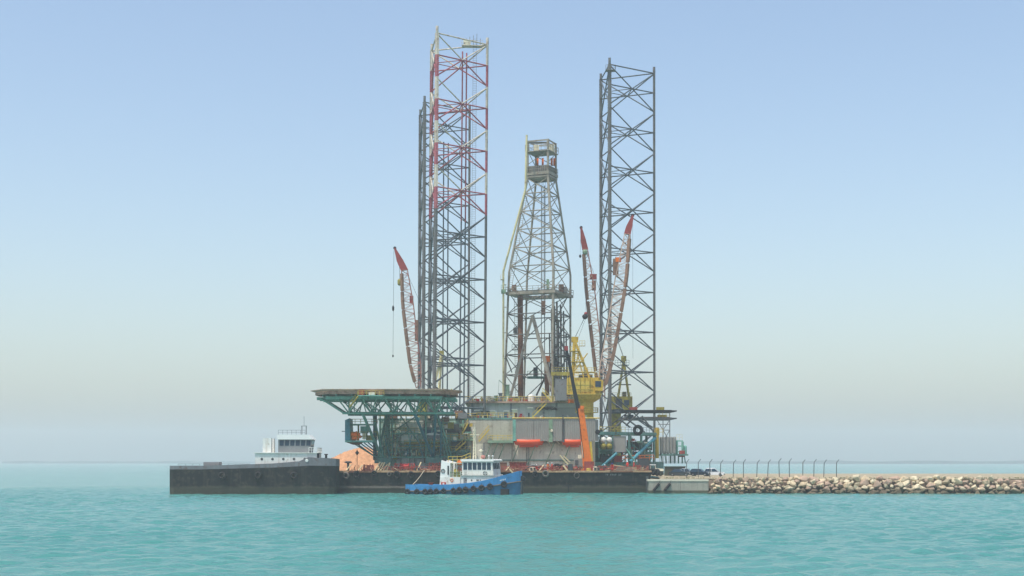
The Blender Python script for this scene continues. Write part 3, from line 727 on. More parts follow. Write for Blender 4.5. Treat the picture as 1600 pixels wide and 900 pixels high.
# ------------------------------------------------------------------ lifeboat shelter: corrugated screen with boats hanging below
LY = 346.0; ls = T('lifeboat_shelter', 'long grey corrugated screen with yellow top rail on the hull side', 'shelter', (X(871, LY), LY, Z(690, LY)))
def corrugated(x0, x1, z0, z1, y, pitch=.5, dep=.06):
    m = MB(); xs = []; x = x0; k = 0
    while x < x1 - 1e-4:
        e = min(x+pitch/2, x1); xs.append((x, e, k % 2)); x = e; k += 1
    pts = []
    for a, b, o_ in xs:
        yy = y + (dep if o_ else 0); pts += [(a+.02, yy), (b-.02, yy)]
    n = len(pts); vs = [V((p[0], p[1], z0)) for p in pts] + [V((p[0], p[1], z1)) for p in pts] + [V((p[0], y+dep+.1, z0)) for p in pts] + [V((p[0], y+dep+.1, z1)) for p in pts]
    fs = []
    for i in range(n-1): fs += [(i, i+1, n+i+1, n+i), (2*n+i, 3*n+i, 3*n+i+1, 2*n+i+1), (n+i, n+i+1, 3*n+i+1, 3*n+i), (i, 2*n+i, 2*n+i+1, i+1)]
    fs += [(0, n, 3*n, 2*n), (n-1, 3*n-1, 4*n-1, 2*n-1)]
    return m.add(vs, fs)
zt, zb = Z(655.5, LY), Z(689, LY)
for a, b in ((806, 833), (833.4, 857.5), (863.5, 878.5), (882, 906), (906.4, 930)): corrugated(X(a, LY), X(b, LY), zb, zt, LY).build('screen_panel', 'panel_grey', ls)
corrugated(0, 2.6, zb, zt, 0).build('screen_panel', 'panel_grey', None).name = 'screen_panel'
o = bpy.data.objects['screen_panel'] if 'screen_panel.005' not in bpy.data.objects else bpy.data.objects['screen_panel.005']
o.parent = ls.o; o.location = V((X(930.5, LY), LY+.02, 0)) - ls.org; o.rotation_euler = (0, 0, R(72))
for a, b in ((857.5, 863.5), (878.5, 882)): MB().box((X(a, LY)+.01, LY-.12, zb-.3), (X(b, LY)-.01, LY+.3, zt+.02)).build('post', 'green_pale' if a < 870 else 'dark_grey', ls)
MB().box((X(801, LY), LY-.1, zb), (X(805.8, LY), LY+1.2, zt)).build('post', 'teal', ls)
MB().box((X(801, LY), LY+.25, zt), (X(930, LY), 348.8, zt+.18)).build('roof', 'grey', ls)
ls_top = zt+.18
m = MB(); m.tube((X(800, LY), LY-.05, zt+.35), (X(937, LY), LY-.05, zt+.35), .15, 8)
for px in range(806, 934, 14): m.tube((X(px, LY), LY-.05, zt), (X(px, LY), LY-.05, zt+.35), .07, 5)
m.build('top_rail', 'yellow_rail', ls)
MB().tube(P(879.5, 656, LY-.3), P(879.5, 648, LY-.3), .12, 6).build('vent_stub', 'dark_grey', ls)
MB().lathe(V((X(862, LY), LY-.3, Z(673, LY))), [(.28,-.1),(.34,0),(.28,.1)], 12, 'y').build('lamp', 'cream', ls)
MB().lathe(V((X(934, LY), LY-.1, Z(675, LY))), [(.5,-.2),(.62,0),(.5,.2)], 12, 'y').build('porthole', 'black', ls)
MB().box(P(938, 667.2, 344), P(940, 668.8, 344.4)).build('lamp', 'lamp_white', ls)
def lifeboat(px0, px1, label):
    Yc = 346.9; x0, x1 = X(px0, Yc), X(px1, Yc); L = x1-x0; xc = (x0+x1)/2; zk = Z(697, Yc); 
    t = T('lifeboat', label, 'lifeboat', (xc, Yc, zk), 'lifeboats under the corrugated screen')
    def rings(prof):
        out_ = []
        for f_, hb, zb_, zt_ in prof:
            x = xc + f_*L/2; out_.append([V((x, Yc-hb, zt_)), V((x, Yc-hb*.93, (zt_+zb_)/2)), V((x, Yc-hb*.45, zb_)), V((x, Yc+hb*.45, zb_)), V((x, Yc+hb*.93, (zt_+zb_)/2)), V((x, Yc+hb, zt_))])
        return out_
    h = zk; MB().loft(rings([(-1,.15,h+1.25,h+1.7),(-.86,.7,h+.3,h+1.65),(-.5,1.25,h+.03,h+1.55),(0,1.35,h,h+1.5),(.5,1.25,h+.03,h+1.55),(.86,.7,h+.3,h+1.65),(1,.15,h+1.25,h+1.7)])).build('boat_hull', 'orange_boat', t, smooth=True)
    MB().loft(rings([(-.85,.2,h+1.55,h+1.9),(-.5,.5,h+1.52,h+2.6),(.5,.5,h+1.52,h+2.6),(.85,.2,h+1.55,h+1.9)])).build('canopy', 'orange_boat', t, smooth=True)
    MB().beam((xc-L*.3, Yc, h-.12), (xc+L*.3, Yc, h-.12), .1, .3).build('keel', 'orange_boat', t)
    MB().tube((xc-L*.3, Yc, h+2.5), (xc-L*.3, Yc, h+4.6), .08, 5).tube((xc+L*.3, Yc, h+2.5), (xc+L*.3, Yc, h+4.6), .08, 5).build('fall_wire', 'cable', t)
lifeboat(802, 850.5, 'orange lifeboat slung under the left end of the grey screen')
lifeboat(877, 912, 'orange lifeboat slung behind the orange boom crane')

# ------------------------------------------------------------------ things on the rig's decks
RZ = uz+.45
def cyl(name, px, py0, py1, r, Y, mat, label, cat, cap=None, group=None):
    p = P(px, py1, Y); h = Z(py0, Y)-p.z
    prof = [(r, 0), (r, h*.8), (r*.8, h*.94), (r*.3, h)] if cap else [(r, 0), (r, h)]
    return one(name, MB().lathe(p, prof, 14), mat, label, cat, group, smooth=False)
cyl('water_tank', 830, 616, 629.5, .85, 369, 'white', 'small white domed tank below the derrick', 'tank', 1)
def crate(name, px, py0, wp, hp, Y, mat, label, cat, dy=1.4, on=None):
    a = P(px, py0, Y); z0 = on if on is not None else a.z-hp*Y/F
    x0, x1, z1 = a.x, a.x+wp*Y/F, a.z; m = MB().box((x0, Y, z0+.1), (x1, Y+dy, z1-.06))
    for xx in (x0, x1):
        for yy in (Y, Y+dy): m.box((xx-.05, yy-.05, z0), (xx+.05, yy+.05, z1))
    m.box((x0-.06, Y-.06, z1-.14), (x1+.06, Y+dy+.06, z1)); n = max(2, int((x1-x0)/.5))
    for i in range(1, n): m.box((x0+(x1-x0)*i/n-.03, Y-.05, z0+.1), (x0+(x1-x0)*i/n+.03, Y-.002, z1-.14))
    return one(name, m, mat, label, cat)
crate('deck_cabin', 868, 592, 17, 24, 362, 'grey', 'tall grey cabin beside the yellow crane house', 'cabin', 3, RZ)
crate('mud_skip', 845, 621, 14, 9, 367, 'walk_brown', 'brown skip on the roof beside the white domed tank', 'skip', 2, RZ)
crate('tool_box', 858, 619, 14, 8, 366, 'cream', 'cream tool box on the roof left of the grey cabin', 'box', 1.5, RZ)
crate('red_locker', 792, 622, 9, 7, 367, 'rust_red', 'dull red locker on the roof at the derrick foot', 'locker', 1.5, RZ)
crate('orange_pump', 799.5, 627, 8, 5, 365.4, 'orange', 'orange pump set on the deckhouse roof edge', 'pump', 1, RZ)
crate('orange_reel', 888, 624, 8, 6, 358, 'orange', 'orange box at the foot of the yellow crane house', 'box', 1, None)
crate('red_hose_reel', 741, 623, 8, 6, 367, 'red', 'red hose reel box on the roof by the banded leg', 'box', 1, RZ)
for i, (px, py, mt) in enumerate(((764, 619, 'cream'), (769, 621, 'cream'), (775, 618, 'green_pale'), (782, 614, 'grey'))):
    p = P(px, py, 368); m = MB(); h = p.z-RZ; m.lathe((p.x, p.y, RZ), [(.6,0),(.6,h*.5),(.42,h*.6),(.42,h*.85),(.55,h*.87),(.55,h)], 10); m.tube((p.x, p.y, RZ+h*.4), (p.x+1.1, p.y, RZ+h*.7), .16, 6)
    one('vent_cowl', m, mt, ('short cream vent leftmost on the roof', 'cream vent second from left on the roof', 'pale green vent third on the roof', 'grey vent nearest the derrick foot')[i], 'vent', 'vents on the deckhouse roof')
m = MB(); a = P(787, 588, 372); b = P(793, 628, 372)
m.lathe((b.x, 372, RZ), [(1.0,0),(.9,1.2),(.55,2.2),(.5,4.4),(.7,4.6)], 10).tube((b.x-.2, 372, RZ+4), (b.x-2.2, 372, RZ+5.8), .09, 5).tube((b.x-2.2, 372, RZ+5.8), (b.x-2.6, 372, RZ+.2), .05, 4)
one('mud_separator', m, 'green_pale', 'pale green separator column at the left derrick foot', 'machinery')
m = MB(); m.beam(P(862, 584, 366), P(895, 584, 360), .5, .9)
for px in (864, 876, 893): m.tube(P(px, 586, 364), V((X(px, 364), 364, RZ)), .16, 6)
m.rail([P(862, 581, 366), P(895, 581, 360)], 1.1, .05, 1)
one('pipe_gantry', m, 'olive', 'olive beam gantry between the derrick and the yellow crane', 'gantry')
th = T('drill_floor', 'dark steel drill floor substructure under the derrick', 'substructure', (dctr.x, dctr.y, RZ))
zz = dz(622)
MB().prism([(dctr.x-11, dctr.y-6, zz-1.0), (dctr.x+9.5, dctr.y-11, zz-1.0), (dctr.x+12, dctr.y+8, zz-1.0), (dctr.x-8, dctr.y+12, zz-1.0)], (0,0,.96)).build('floor_plate', 'derrick_dark', th)
for n_ in order:
    p = dc(n_, zz); MB().box((p.x-.7, p.y-.7, DK), (p.x+.7, p.y+.7, zz-1.0)).build('column', 'derrick_dark', th)
for i, (px, wp, hp, mt) in enumerate(((866, 9, 16, 'derrick_dark'), (878, 12, 12, 'walk_brown'), (889, 8, 20, 'derrick_dark'), (846, 7, 8, 'derrick_dark'))):
    a = P(px, 620, 381); MB().box((a.x, 381, zz), (a.x+wp*.17, 383, zz+hp*.17)).build('drawworks', mt, th)
m = MB(); rr = random.Random(8)
for k in range(34): px = 862+rr.random()*34; m.tube(P(px, 612, 384), P(px+rr.uniform(-3,3), 560+rr.random()*34, 384+rr.random()*3), rr.uniform(.06,.2), 5)
m.build('hose_tangle', 'derrick_dark', th)
crate('pipe_rack_box', 812, 622, 10, 7, 372, 'derrick_dark', 'dark box under the brown drill pipe', 'box', 1.4, RZ)

# tanks and containers on the bow side
for k in range(2):
    for j in range(2):
        c_ = P(942.5+k*9, 687.5+j*9.5, 350.6); m = MB(); r_ = .72
        m.lathe((c_.x, c_.y-.1, c_.z), [(.25,-1.9),(.6,-1.7),(r_,-1.3),(r_,1.3),(.6,1.7),(.25,1.9)], 14, 'y'); m.box((c_.x-.6, c_.y-.9, c_.z-.82), (c_.x+.6, c_.y-.6, c_.z-.5))
        one('pressure_tank', m, 'white' if j == 0 else 'olive', ('rounded white tank end, upper left of four by the grey panel', 'rounded white tank end touching the grey panel, upper right of four', 'olive tank end, lower left of four by the grey panel', 'olive tank end touching the grey panel, lower right of four')[j*2+k], 'tank', 'tanks on the bow side', smooth=True)
m = MB()
for j in range(3): m.box((X(935, 350.2), 349.2, Z(683+9.6*j+ (9.5 if j == 2 else 9.2) - 9.2 + .6, 350.2)-.1), (X(958, 350.2), 352.6, Z(683+9.6*j+.6, 350.2)))
for px in (935.5, 957): m.box((X(px, 350.2)-.1, 349.4, Z(716, 350)), (X(px, 350.2)+.1, 349.6, Z(682, 350)))
one('tank_rack', m, 'teal_dark', 'dark green rack holding the four tanks', 'rack')
gb = T('grey_container', 'square grey container hung on the bow side next to the tanks', 'container', P(967, 706, 350))
MB().box(P(957.5, 682, 350), P(977, 706, 353)).build('container_body', 'panel_grey', gb)
MB().box(P(957.2, 681.4, 349.9), P(977.3, 682.3, 353.1)).build('top_frame', 'grey', gb); MB().box(P(957.2, 705.6, 349.9), P(977.3, 706.6, 353.1)).build('bottom_frame', 'grey', gb)
for px in (957.2, 976.7): MB().box(P(px, 682.4, 349.92), P(px+.8, 705.5, 350.2)).build('corner_post', 'grey', gb)
c_ = P(997, 672, 360); one('hose_coil', MB().torus(c_, (0.3,1,0), .95, .42, 20, 8).torus(c_+V((0,.35,0)), (0.3,1,0), .9, .38, 20, 8), 'black', 'big black coil of hose on the bow deck', 'hose coil', smooth=True)

# cantilevered pipe decks at the bow
cp = T('pipe_deck', 'pair of dark cantilevered pipe decks jutting right from the bow', 'pipe deck', P(1010, 690, 374))
for py, a, b, mt in ((643, 970, 1048, 'black'), (654.5, 968, 1048, 'dark_grey')):
    pa, pb = P(a, py, 374), P(b, py, 374)
    MB().box((pa.x, 372, pa.z-.35), (pb.x, 378, pa.z+.35)).build('deck_beam', mt, cp)
    MB().prism([(pb.x, 372.4, pa.z-.3), (pb.x, 377.6, pa.z-.3), (pb.x, 377.6, pa.z+.3), (pb.x, 372.4, pa.z+.3)], (.01,0,0)).loft([[V((pb.x+.012,372.4,pa.z-.3)),V((pb.x+.012,377.6,pa.z-.3)),V((pb.x+.012,377.6,pa.z+.3)),V((pb.x+.012,372.4,pa.z+.3))],[V((pb.x+1.5,373,pa.z)),V((pb.x+1.5,377,pa.z)),V((pb.x+1.5,377,pa.z+.25)),V((pb.x+1.5,373,pa.z+.25))]]).build('beam_nose', mt, cp)
for k in range(5):
    p = P(1002+k*2, 652.8, 372.6); strut(cp, 'stacked_pipe', P(1000, 652.4, 372.6+k*.9), P(1046, 652.4, 372.6+k*.9), .2, 'walk_brown')
for px in (1036, 1046.5): 
    for y in (372.3, 377.5): strut(cp, 'scaffold_post', P(px, 690, y), P(px, 641 if px > 1040 else 655, y), .13, 'grey')
for (p0, p1) in (((1036,672),(1046.5,656)), ((1036,690),(1046.5,672)), ((1046.5,690),(1026,655)), ((1036,672),(1046.5,672)), ((1028,663),(1046.5,663))): strut(cp, 'scaffold_brace', P(*p0, 372.2), P(*p1, 372.2), .11, 'grey')
MB().rail([P(1030, 654, 372.3), P(1046, 654, 372.3)], 1.8, .06, .9).build('handrail', 'yellow_rail', cp)
for (p0, p1) in (((962,668),(985,645)), ((978,665),(998,645)), ((985,668),(968,655)), ((1003,650),(1022,676)), ((980,655),(1008,676)), ((1000,656),(1020,668))): strut(cp, 'support_strut', P(*p0, 371.6), P(*p1, 371.6), .22, 'dark_grey')
for (px, py, wp, hp, mt) in ((984,636,12,8,'rust_red'),(1026,636,12,8,'olive'),(1028,648,14,7,'yellow_rail'),(976,648,14,6,'dark_grey')):
    a = P(px, py, 373); MB().box((a.x, 373, a.z-hp*.167), (a.x+wp*.167, 374.5, a.z)).build('machinery_box', mt, cp)
strut(cp, 'yellow_post', P(1026, 716, 371), P(1026, 668, 371), .62, 'yellow', 10)
MB().rail([P(1024, 680, 370.2), P(1036, 680, 370.2)], 1.6, .07, .9).build('handrail', 'yellow_rail', cp)
for k in range(5):
    px = 1033+k*5.2; p = P(px, 708, 372.5); h = Z(682.5, 372.5)-p.z
    m = MB().lathe(p, [(.12,-.5),(.43,0),(.43,h*.96),(.3,h)], 10)
    for q_ in (-.3, .3): m.tube((p.x+q_, p.y, p.z-2.6), (p.x+q_, p.y, p.z+.3), .06, 5)
    one('grey_silo', m, 'silo_grey', ('first', 'second', 'third', 'fourth', 'last')[k] + ' from the left of the grey silos right of the yellow post', 'silo', 'grey silos at the bow')
gf = T('bow_frame', 'green steel frame with small tank at the far right end of the rig', 'frame', P(1065, 712, 373))
for px, py0, py1 in ((1057.5, 688, 712), (1066.5, 690, 712)): MB().beam(P(px, py1, 373), P(px, py0, 373), .5, .4).build('post', 'teal', gf)
for py in (689, 697, 706): MB().beam(P(1056, py, 373), P(1067, py, 373), .3, .3).build('cross_beam', 'teal', gf)
p = P(1069.5, 712, 374); MB().lathe(p, [(.45,0),(.62,.3),(.62,2.4),(.4,2.7)], 12).build('tank', 'teal', gf)
MB().rail([P(1057, 688, 373), P(1066, 688, 373)], 1.5, .05, .8).build('handrail', 'cream', gf)
MB().box(P(1062, 704, 372.2), P(1069, 714, 374)).build('winch', 'rust_red', gf)
MB().box((X(1032, 373), 371, Z(712, 373)), (X(1074, 373), 378, Z(709.5, 373))).build('base_deck', 'teal_dark', gf)
for px in (1035, 1041, 1048, 1054, 1060, 1066, 1071): MB().beam(P(px, 724, 374), P(px+(px % 3-1)*2, 711, 374), .25, .25).build('stilt', 'teal_dark', gf)

r6 = random.Random(33)
for k in range(95):
    px = r6.uniform(732, 905); y = r6.uniform(HYD-.9, 375); wp, hp = r6.choice(((3,5),(5,3),(8,2.5),(2,8),(4,4),(1.5,7),(10,2),(6,5))); a = V((X(px, y), y, RZ))
    mt = r6.choice(('green_pale','cream','grey','walk_brown','yellow_rail','rust_red','derrick_grey','house_grey','olive','derrick_dark','white'))
    if wp < 3: strut(hu, 'roof_pipe', a, a+V((r6.uniform(-.3,.3), 0, hp*.16)), wp*.06, mt)
    else: MB().box(a, a+V((wp*.16, .9, hp*.16))).build('roof_fitting', mt, hu)
for k in range(40):
    px = r6.uniform(745, 932) ; y = 349.6 if px < 803 else 347.5; wp, hp = r6.choice(((2,4),(4,2.5),(1.2,6),(3,3))); zz0 = DK if px < 803 else ls_top
    a = V((X(px, y), y, zz0)); MB().box(a, a+V((wp*.16, .6, hp*.16))).build('roof_fitting', r6.choice(('green_pale','cream','grey','red','derrick_grey','house_grey')), hu)
# ================================================================== HELIDECK
hx0, hx1 = X(488, 339), X(722, 339); hcx = (hx0+hx1)/2; hw = (hx1-hx0)/2; hcy = 339.0; hd = 11.0; HZ = Z(609.2, 328)
octo = [(-.78,-1),(.80,-1),(1,-.36),(1,.36),(.80,1),(-.78,1),(-1,.3),(-1,-.3)]
hp = T('helideck', 'flat eight-sided helideck on a green truss jutting left of the rig', 'helideck', (hcx, 350, 8))
def oct(k, z): return [V((hcx+a*hw*k, hcy+b*hd*k, z)) for a, b in octo]
MB().prism(oct(.93, HZ-.35), (0,0,.35)).build('deck_plate', 'deck_rust', hp)
ro, ri = oct(1.0, HZ+.12), oct(.935, HZ-.2); 
for i in range(8):
    j = (i+1) % 8; MB().loft([[ri[i], ri[j], ri[j]+V((0,0,.1)), ri[i]+V((0,0,.1))], [ro[i], ro[j], ro[j]+V((0,0,.1)), ro[i]+V((0,0,.1))]]).build('safety_net', 'net', hp)
m = MB(); e = oct(.93, HZ-.62)
for i in range(8): m.beam(e[i], e[(i+1)%8], .25, .55)
m.build('edge_beam', 'deck_rust', hp)
LZ = Z(645.5, 336)
for k in range(9):                               # joists under the deck
    f_ = -.88+1.76*k/8; x = hcx+f_*hw*.93; hh = hd*.92*(1 if abs(f_) < .78 else .55)
    MB().box((x-.16, hcy-hh, HZ-1.3), (x+.16, hcy+hh, HZ-.36)).build('deck_joist', 'teal_dark', hp)
for yy in (331.0, 336.5, 342, 348):
    ww = hw*.92 if yy > 333 else hw*.76
    MB().box((hcx-ww, yy-.2, HZ-2.0), (hcx+ww, yy+.2, HZ-1.302)).build('main_girder', 'teal', hp)
nod = [545, 580, 615, 648, 680, 708]
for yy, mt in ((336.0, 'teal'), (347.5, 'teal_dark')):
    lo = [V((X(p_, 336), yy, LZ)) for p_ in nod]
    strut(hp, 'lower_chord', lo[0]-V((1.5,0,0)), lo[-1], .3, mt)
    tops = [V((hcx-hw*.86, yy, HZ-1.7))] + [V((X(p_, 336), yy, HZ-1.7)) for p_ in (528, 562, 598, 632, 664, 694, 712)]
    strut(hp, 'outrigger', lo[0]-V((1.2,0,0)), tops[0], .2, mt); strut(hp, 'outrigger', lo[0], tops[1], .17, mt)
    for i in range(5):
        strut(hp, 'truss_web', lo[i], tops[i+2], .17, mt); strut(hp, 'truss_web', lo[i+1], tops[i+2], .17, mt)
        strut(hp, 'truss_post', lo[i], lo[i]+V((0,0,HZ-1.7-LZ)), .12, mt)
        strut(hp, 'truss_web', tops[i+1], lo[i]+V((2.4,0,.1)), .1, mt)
for p_ in nod: strut(hp, 'cross_beam', (X(p_, 336), 336, LZ), (X(p_, 336), 350.5, LZ), .2, 'teal_dark')
for i in range(5): strut(hp, 'floor_brace', (X(nod[i], 336), 336, LZ), (X(nod[i+1], 336), 347.5, LZ), .14, 'teal_dark')
for (a, b) in ((545, 580), (580, 615), (615, 648), (648, 680), (680, 708)):
    strut(hp, 'outrigger', (X(a, 336), 336, LZ), (X(a+12, 336), 330.6, HZ-1.8), .16, 'teal'); strut(hp, 'outrigger', (X(b, 336), 336, LZ), (X(b-10, 336), 330.6, HZ-1.8), .16, 'teal')
r8 = random.Random(6)
for k in range(14):
    p_ = 545+k*12; yy = 341.5; strut(hp, 'truss_web', (X(p_, 336), yy, LZ), (X(p_+(6 if k % 2 else -6), 336), yy, HZ-1.9), .13, 'teal')
strut(hp, 'lower_chord', (X(540, 336), 341.5, LZ), (X(708, 336), 341.5, LZ), .2, 'teal')
for k in range(13):
    x0 = X(592+k*8.6, 349.6); strut(hp, 'lattice_brace', (x0, 349.6, Z(714, 349.6)), (x0+(1.4 if k % 2 else -1.4), 349.2, Z(680 if k % 3 else 650, 349.4)), .1, ('teal', 'green_pale', 'blue_teal')[k % 3])
for py in (660, 670, 690): strut(hp, 'bottom_chord', P(594, py, 349.8), P(704, py, 349.8), .09, 'green_pale')
# raking legs down to the hull
for (p0, y0, p1, y1, r_, mt) in (((567,647),336,(598,719),350,.36,'teal'), ((648,647),336,(677,716),350,.36,'blue_teal'), ((604,647),347.5,(590,716),350.6,.3,'teal_dark'), ((604,647),347.5,(607,719),350.6,.26,'teal_dark'),
      ((681,647),336,(677,716),350,.26,'blue_teal'), ((682,647),347,(700,712),350.5,.22,'teal'), ((690,660),345,(688,716),350.4,.2,'blue_teal'), ((690,662),345,(705,714),350.4,.2,'teal'), ((665,647),345,(666,714),350.4,.22,'teal'), ((624,647),345,(655,692),350.4,.16,'teal_dark'), ((655,647),345,(618,672),350.4,.16,'teal_dark'), ((585,655),347,(600,719),350.3,.26,'teal'), ((640,672),349,(597,700),350.3,.14,'teal_dark')):
    strut(hp, 'raking_leg', P(*p0, y0), P(*p1, y1), r_, mt, 8)
for (a, b, py) in ((592, 700, 714.5), (596, 690, 678), (600, 684, 700)): strut(hp, 'bottom_chord', P(a, py, 350.4), P(b, py, 350.4), .22 if py > 710 else .1, 'teal')
strut(hp, 'column', P(586, 719, 351.2), P(586, 648, 351.2), .5, 'dark_grey', 8); strut(hp, 'column', P(606, 719, 351.4), P(606, 648, 351.4), .55, 'teal_dark', 8)
for px in (594, 613): strut(hp, 'tower_post', P(px, 719, 350.4), P(px, 648, 350.4), .16, 'teal', 8)
for k in range(6):
    strut(hp, 'tower_brace', P(594, 718-k*11.6, 350.4), P(613, 706.4-k*11.6, 350.4), .1, 'teal'); strut(hp, 'tower_rung', P(594, 706.4-k*11.6, 350.4), P(613, 706.4-k*11.6, 350.4), .09, 'teal')
ladder(MB(), P(603, 718, 350.2), P(603, 650, 350.2), .7, .5, .06).build('ladder', 'pipe_cream', hp)
MB().box(P(665, 715, 348.6), P(692, 724, 351)).build('leg_footing', 'teal_dark', hp); MB().box(P(585, 715, 348.6), P(612, 724, 351)).build('leg_footing', 'teal_dark', hp)
# access platform, boxes and stair on the near edge
MB().box(P(559, 617.5, 326.4), P(600, 619.5, 328.6)).build('access_platform', 'teal', hp); MB().rail([P(559, 617.5, 326.5), P(600, 617.5, 326.5)], 1.0, .05, 1).build('handrail', 'yellow_rail', hp)
MB().box(P(561, 609.5, 327), P(570, 617.4, 328.4)).build('foam_box', 'rust_red', hp); MB().box(P(576, 613, 327), P(586, 617.4, 328.2)).build('foam_box', 'white', hp); MB().box(P(590, 611, 327), P(598, 617.4, 328.2)).build('foam_box', 'walk_brown', hp)
stairs(P(546, 636, 331), P(560, 618, 328.2), .9, 0).build('stair', 'yellow_rail', hp)
for k in range(17):
    px = 520+k*11.6; p = P(px, 608.6, 328.8); MB().lathe((p.x, p.y, HZ), [(.1,0),(.14,.1),(.1,.3)], 6).build('edge_light', 'yellow_rail', hp)
MB().box((X(650, 348), 346.8, HZ), (X(659, 348), 348.4, HZ+.9)).build('fire_monitor', 'olive', hp)

# green platform jutting out under the helideck, with an orange raft bundle on it
gp = T('anchor_platform', 'green open platform with tall end plate jutting left under the helideck', 'platform', P(565, 690, 345))
MB().prism([P(539, 656.5, 342), P(546, 653.5, 342), P(547.5, 688, 342), P(539, 688, 342)], (0,7,0)).build('end_plate', 'blue_teal', gp)
MB().box((X(539, 342), 342, Z(691, 342)), (-33.02, 349, Z(688.2, 342))).build('floor', 'teal', gp)
MB().loft([[P(541, 691.2, 342.3), P(541, 691.2, 348.7), P(568, 691.2, 348.7), P(568, 691.2, 342.3)], [P(552, 695, 343), P(552, 695, 348), P(562, 695, 348), P(562, 695, 343)]]).build('bottom_fairing', 'rust_deck', gp)
for k in range(5): strut(gp, 'raking_strut', P(556+k*6.5, 692, 342.6), P(584+k*3, 712-k*2, 349.8), .15, 'blue_teal')
strut(gp, 'raking_strut', P(553, 693, 343), P(590, 716, 350), .15, 'teal')
MB().rail([P(548, 688, 342.2), P(590, 688, 342.2)], 2.0, .07, 1.5).build('handrail', 'olive', gp)
MB().rail([P(546, 662, 345), P(590, 662, 345)], 1.1, .07, 1.5).build('handrail', 'olive', gp); MB().box((X(546, 345), 344, Z(664.5, 345)), (-33.02, 348, Z(662.5, 345))).build('upper_floor', 'teal', gp)
for px in (548, 560, 573): MB().beam(P(px, 688, 346), P(px, 663, 346), .3, .3).build('post', 'olive', gp)
MB().box(P(563, 666, 345), P(576, 677, 347.5)).build('winch_box', 'teal', gp); MB().box(P(574, 680, 343.4), P(585, 688, 346)).build('winch_box', 'olive', gp)
strut(gp, 'marker_arm', P(534, 674, 344), P(540, 674, 344), .1, 'grey')
m = MB(); rr = random.Random(5)
for k in range(9): p = P(550+rr.random()*11, 677+rr.random()*8, 343); m.blob(p, (rr.uniform(.5,.9), .7, rr.uniform(.4,.7)), 8, 5, .12)
one('raft_bundle', m, 'orange_raft', 'bright orange bundle of rafts on the green platform', 'raft')
b_ = P(566, 677, 342.8); one('white_frame_box', MB().box((b_.x, 342.8, b_.z-1.4), (b_.x+.9, 343.6, b_.z)).box((b_.x+.25, 342.7, b_.z-1.1), (b_.x+.65, 342.79, b_.z-.3)), 'cream', 'small cream box right of the orange bundle', 'box')
rc = T('rescue_boat', 'white covered rescue boat hung behind the blue-green truss legs', 'boat', P(676, 686, 349))
def rb(prof, name, mat):
    r_ = []
    for f_, hb, z0, z1 in prof:
        x = X(676, 349)+f_*1.9; zz = Z(686, 349); r_.append([V((x, 349-hb, zz+z1)), V((x, 349-hb*.6, zz+z0)), V((x, 349+hb*.6, zz+z0)), V((x, 349+hb, zz+z1))])
    MB().loft(r_).build(name, mat, rc, smooth=False)
rb([(-1,.1,.7,1),(-.6,.7,.1,.9),(.5,.7,.1,.9),(1,.3,.4,1.0)], 'boat_hull', 'grey'); rb([(-1,.1,.98,1.05),(-.5,.66,.92,1.5),(.3,.66,.92,1.55),(1,.2,1.02,1.1)], 'cover', 'white_clean')

# ================================================================== PEDESTAL CRANES
def boom(th, foot, tip, head, wb, wm, wt, Yv, chord, lace, walk, n=26, walk_side=-1, bow=0.0):
    """lattice boom: four chords, lacing, a walkway plate along one edge, red head piece"""
    foot, tip, head = V(foot), V(tip), V(head); d = (tip-foot).normalized(); side = d.cross(V((0,1,0))).normalized(); dep = V((0,1,0))
    wid = lambda t: wb+(wm-wb)*min(1, t/.18) if t < .5 else (wm if t < .72 else wm+(wt-wm)*(t-.72)/.28)
    sag = lambda t: side*bow*math.sin(math.pi*t)
    cor = lambda t, a, b: foot.lerp(tip, t) + sag(t) + side*a*wid(t)/2 + dep*b*min(1.0, wid(t)*.45)
    ks = [i/n for i in range(n+1)]
    for a in (-1, 1):
        for b in (-1, 1):
            m = MB()
            for t0, t1 in zip(ks[:-1], ks[1:]): m.tube(cor(t0,a,b), cor(t1,a,b), .1, 5)
            m.build('boom_chord', chord if t0 else chord, th)
    m = MB()
    for i, (t0, t1) in enumerate(zip(ks[:-1], ks[1:])):
        s_ = 1 if i % 2 else -1
        for b in (-1, 1): m.tube(cor(t0,-s_,b), cor(t1,s_,b), .055, 4); m.tube(cor(t1,-1,b), cor(t1,1,b), .045, 4)
        for a in (-1, 1): m.tube(cor(t0,a,-s_), cor(t1,a,s_), .055, 4)
    o = m.build('boom_lacing', lace, th); o['kind'] = 'stuff'
    if walk:
        for seg in range(6):
            t0, t1 = .05+seg*.155, .05+(seg+1)*.155-.01
            a0, a1, a2 = (cor(t, walk_side*.86, -1)+V((0,-.12,0)) for t in (t0, (t0+t1)/2, t1)); m = MB(); m.beam(a0, a1, .5, .16*6*.9/.5*.5); m.beam(a1, a2, .5, .16*6*.9/.5*.5)
            m.build('boom_walkway', walk, th)
    u = (head-tip); pl = [tip+side*wt*.62, tip-side*wt*.62, tip-side*wt*.5+u*.45, head-side*.22, head+side*.22, tip+side*wt*.62+u*.4]
    MB().prism([p+V((0,-.55,0)) for p in pl], (0,1.1,0)).build('boom_head', 'crane_red', th)
    MB().lathe(head+V((0,0,.05)), [(.3,-.3),(.42,-.3),(.42,.3),(.3,.3)], 12, 'y').build('head_sheave', 'black', th)
    return cor
def rope(th, name, a, b, r=.05): 
    return strut(th, name, a, b, r, 'cable', 4)

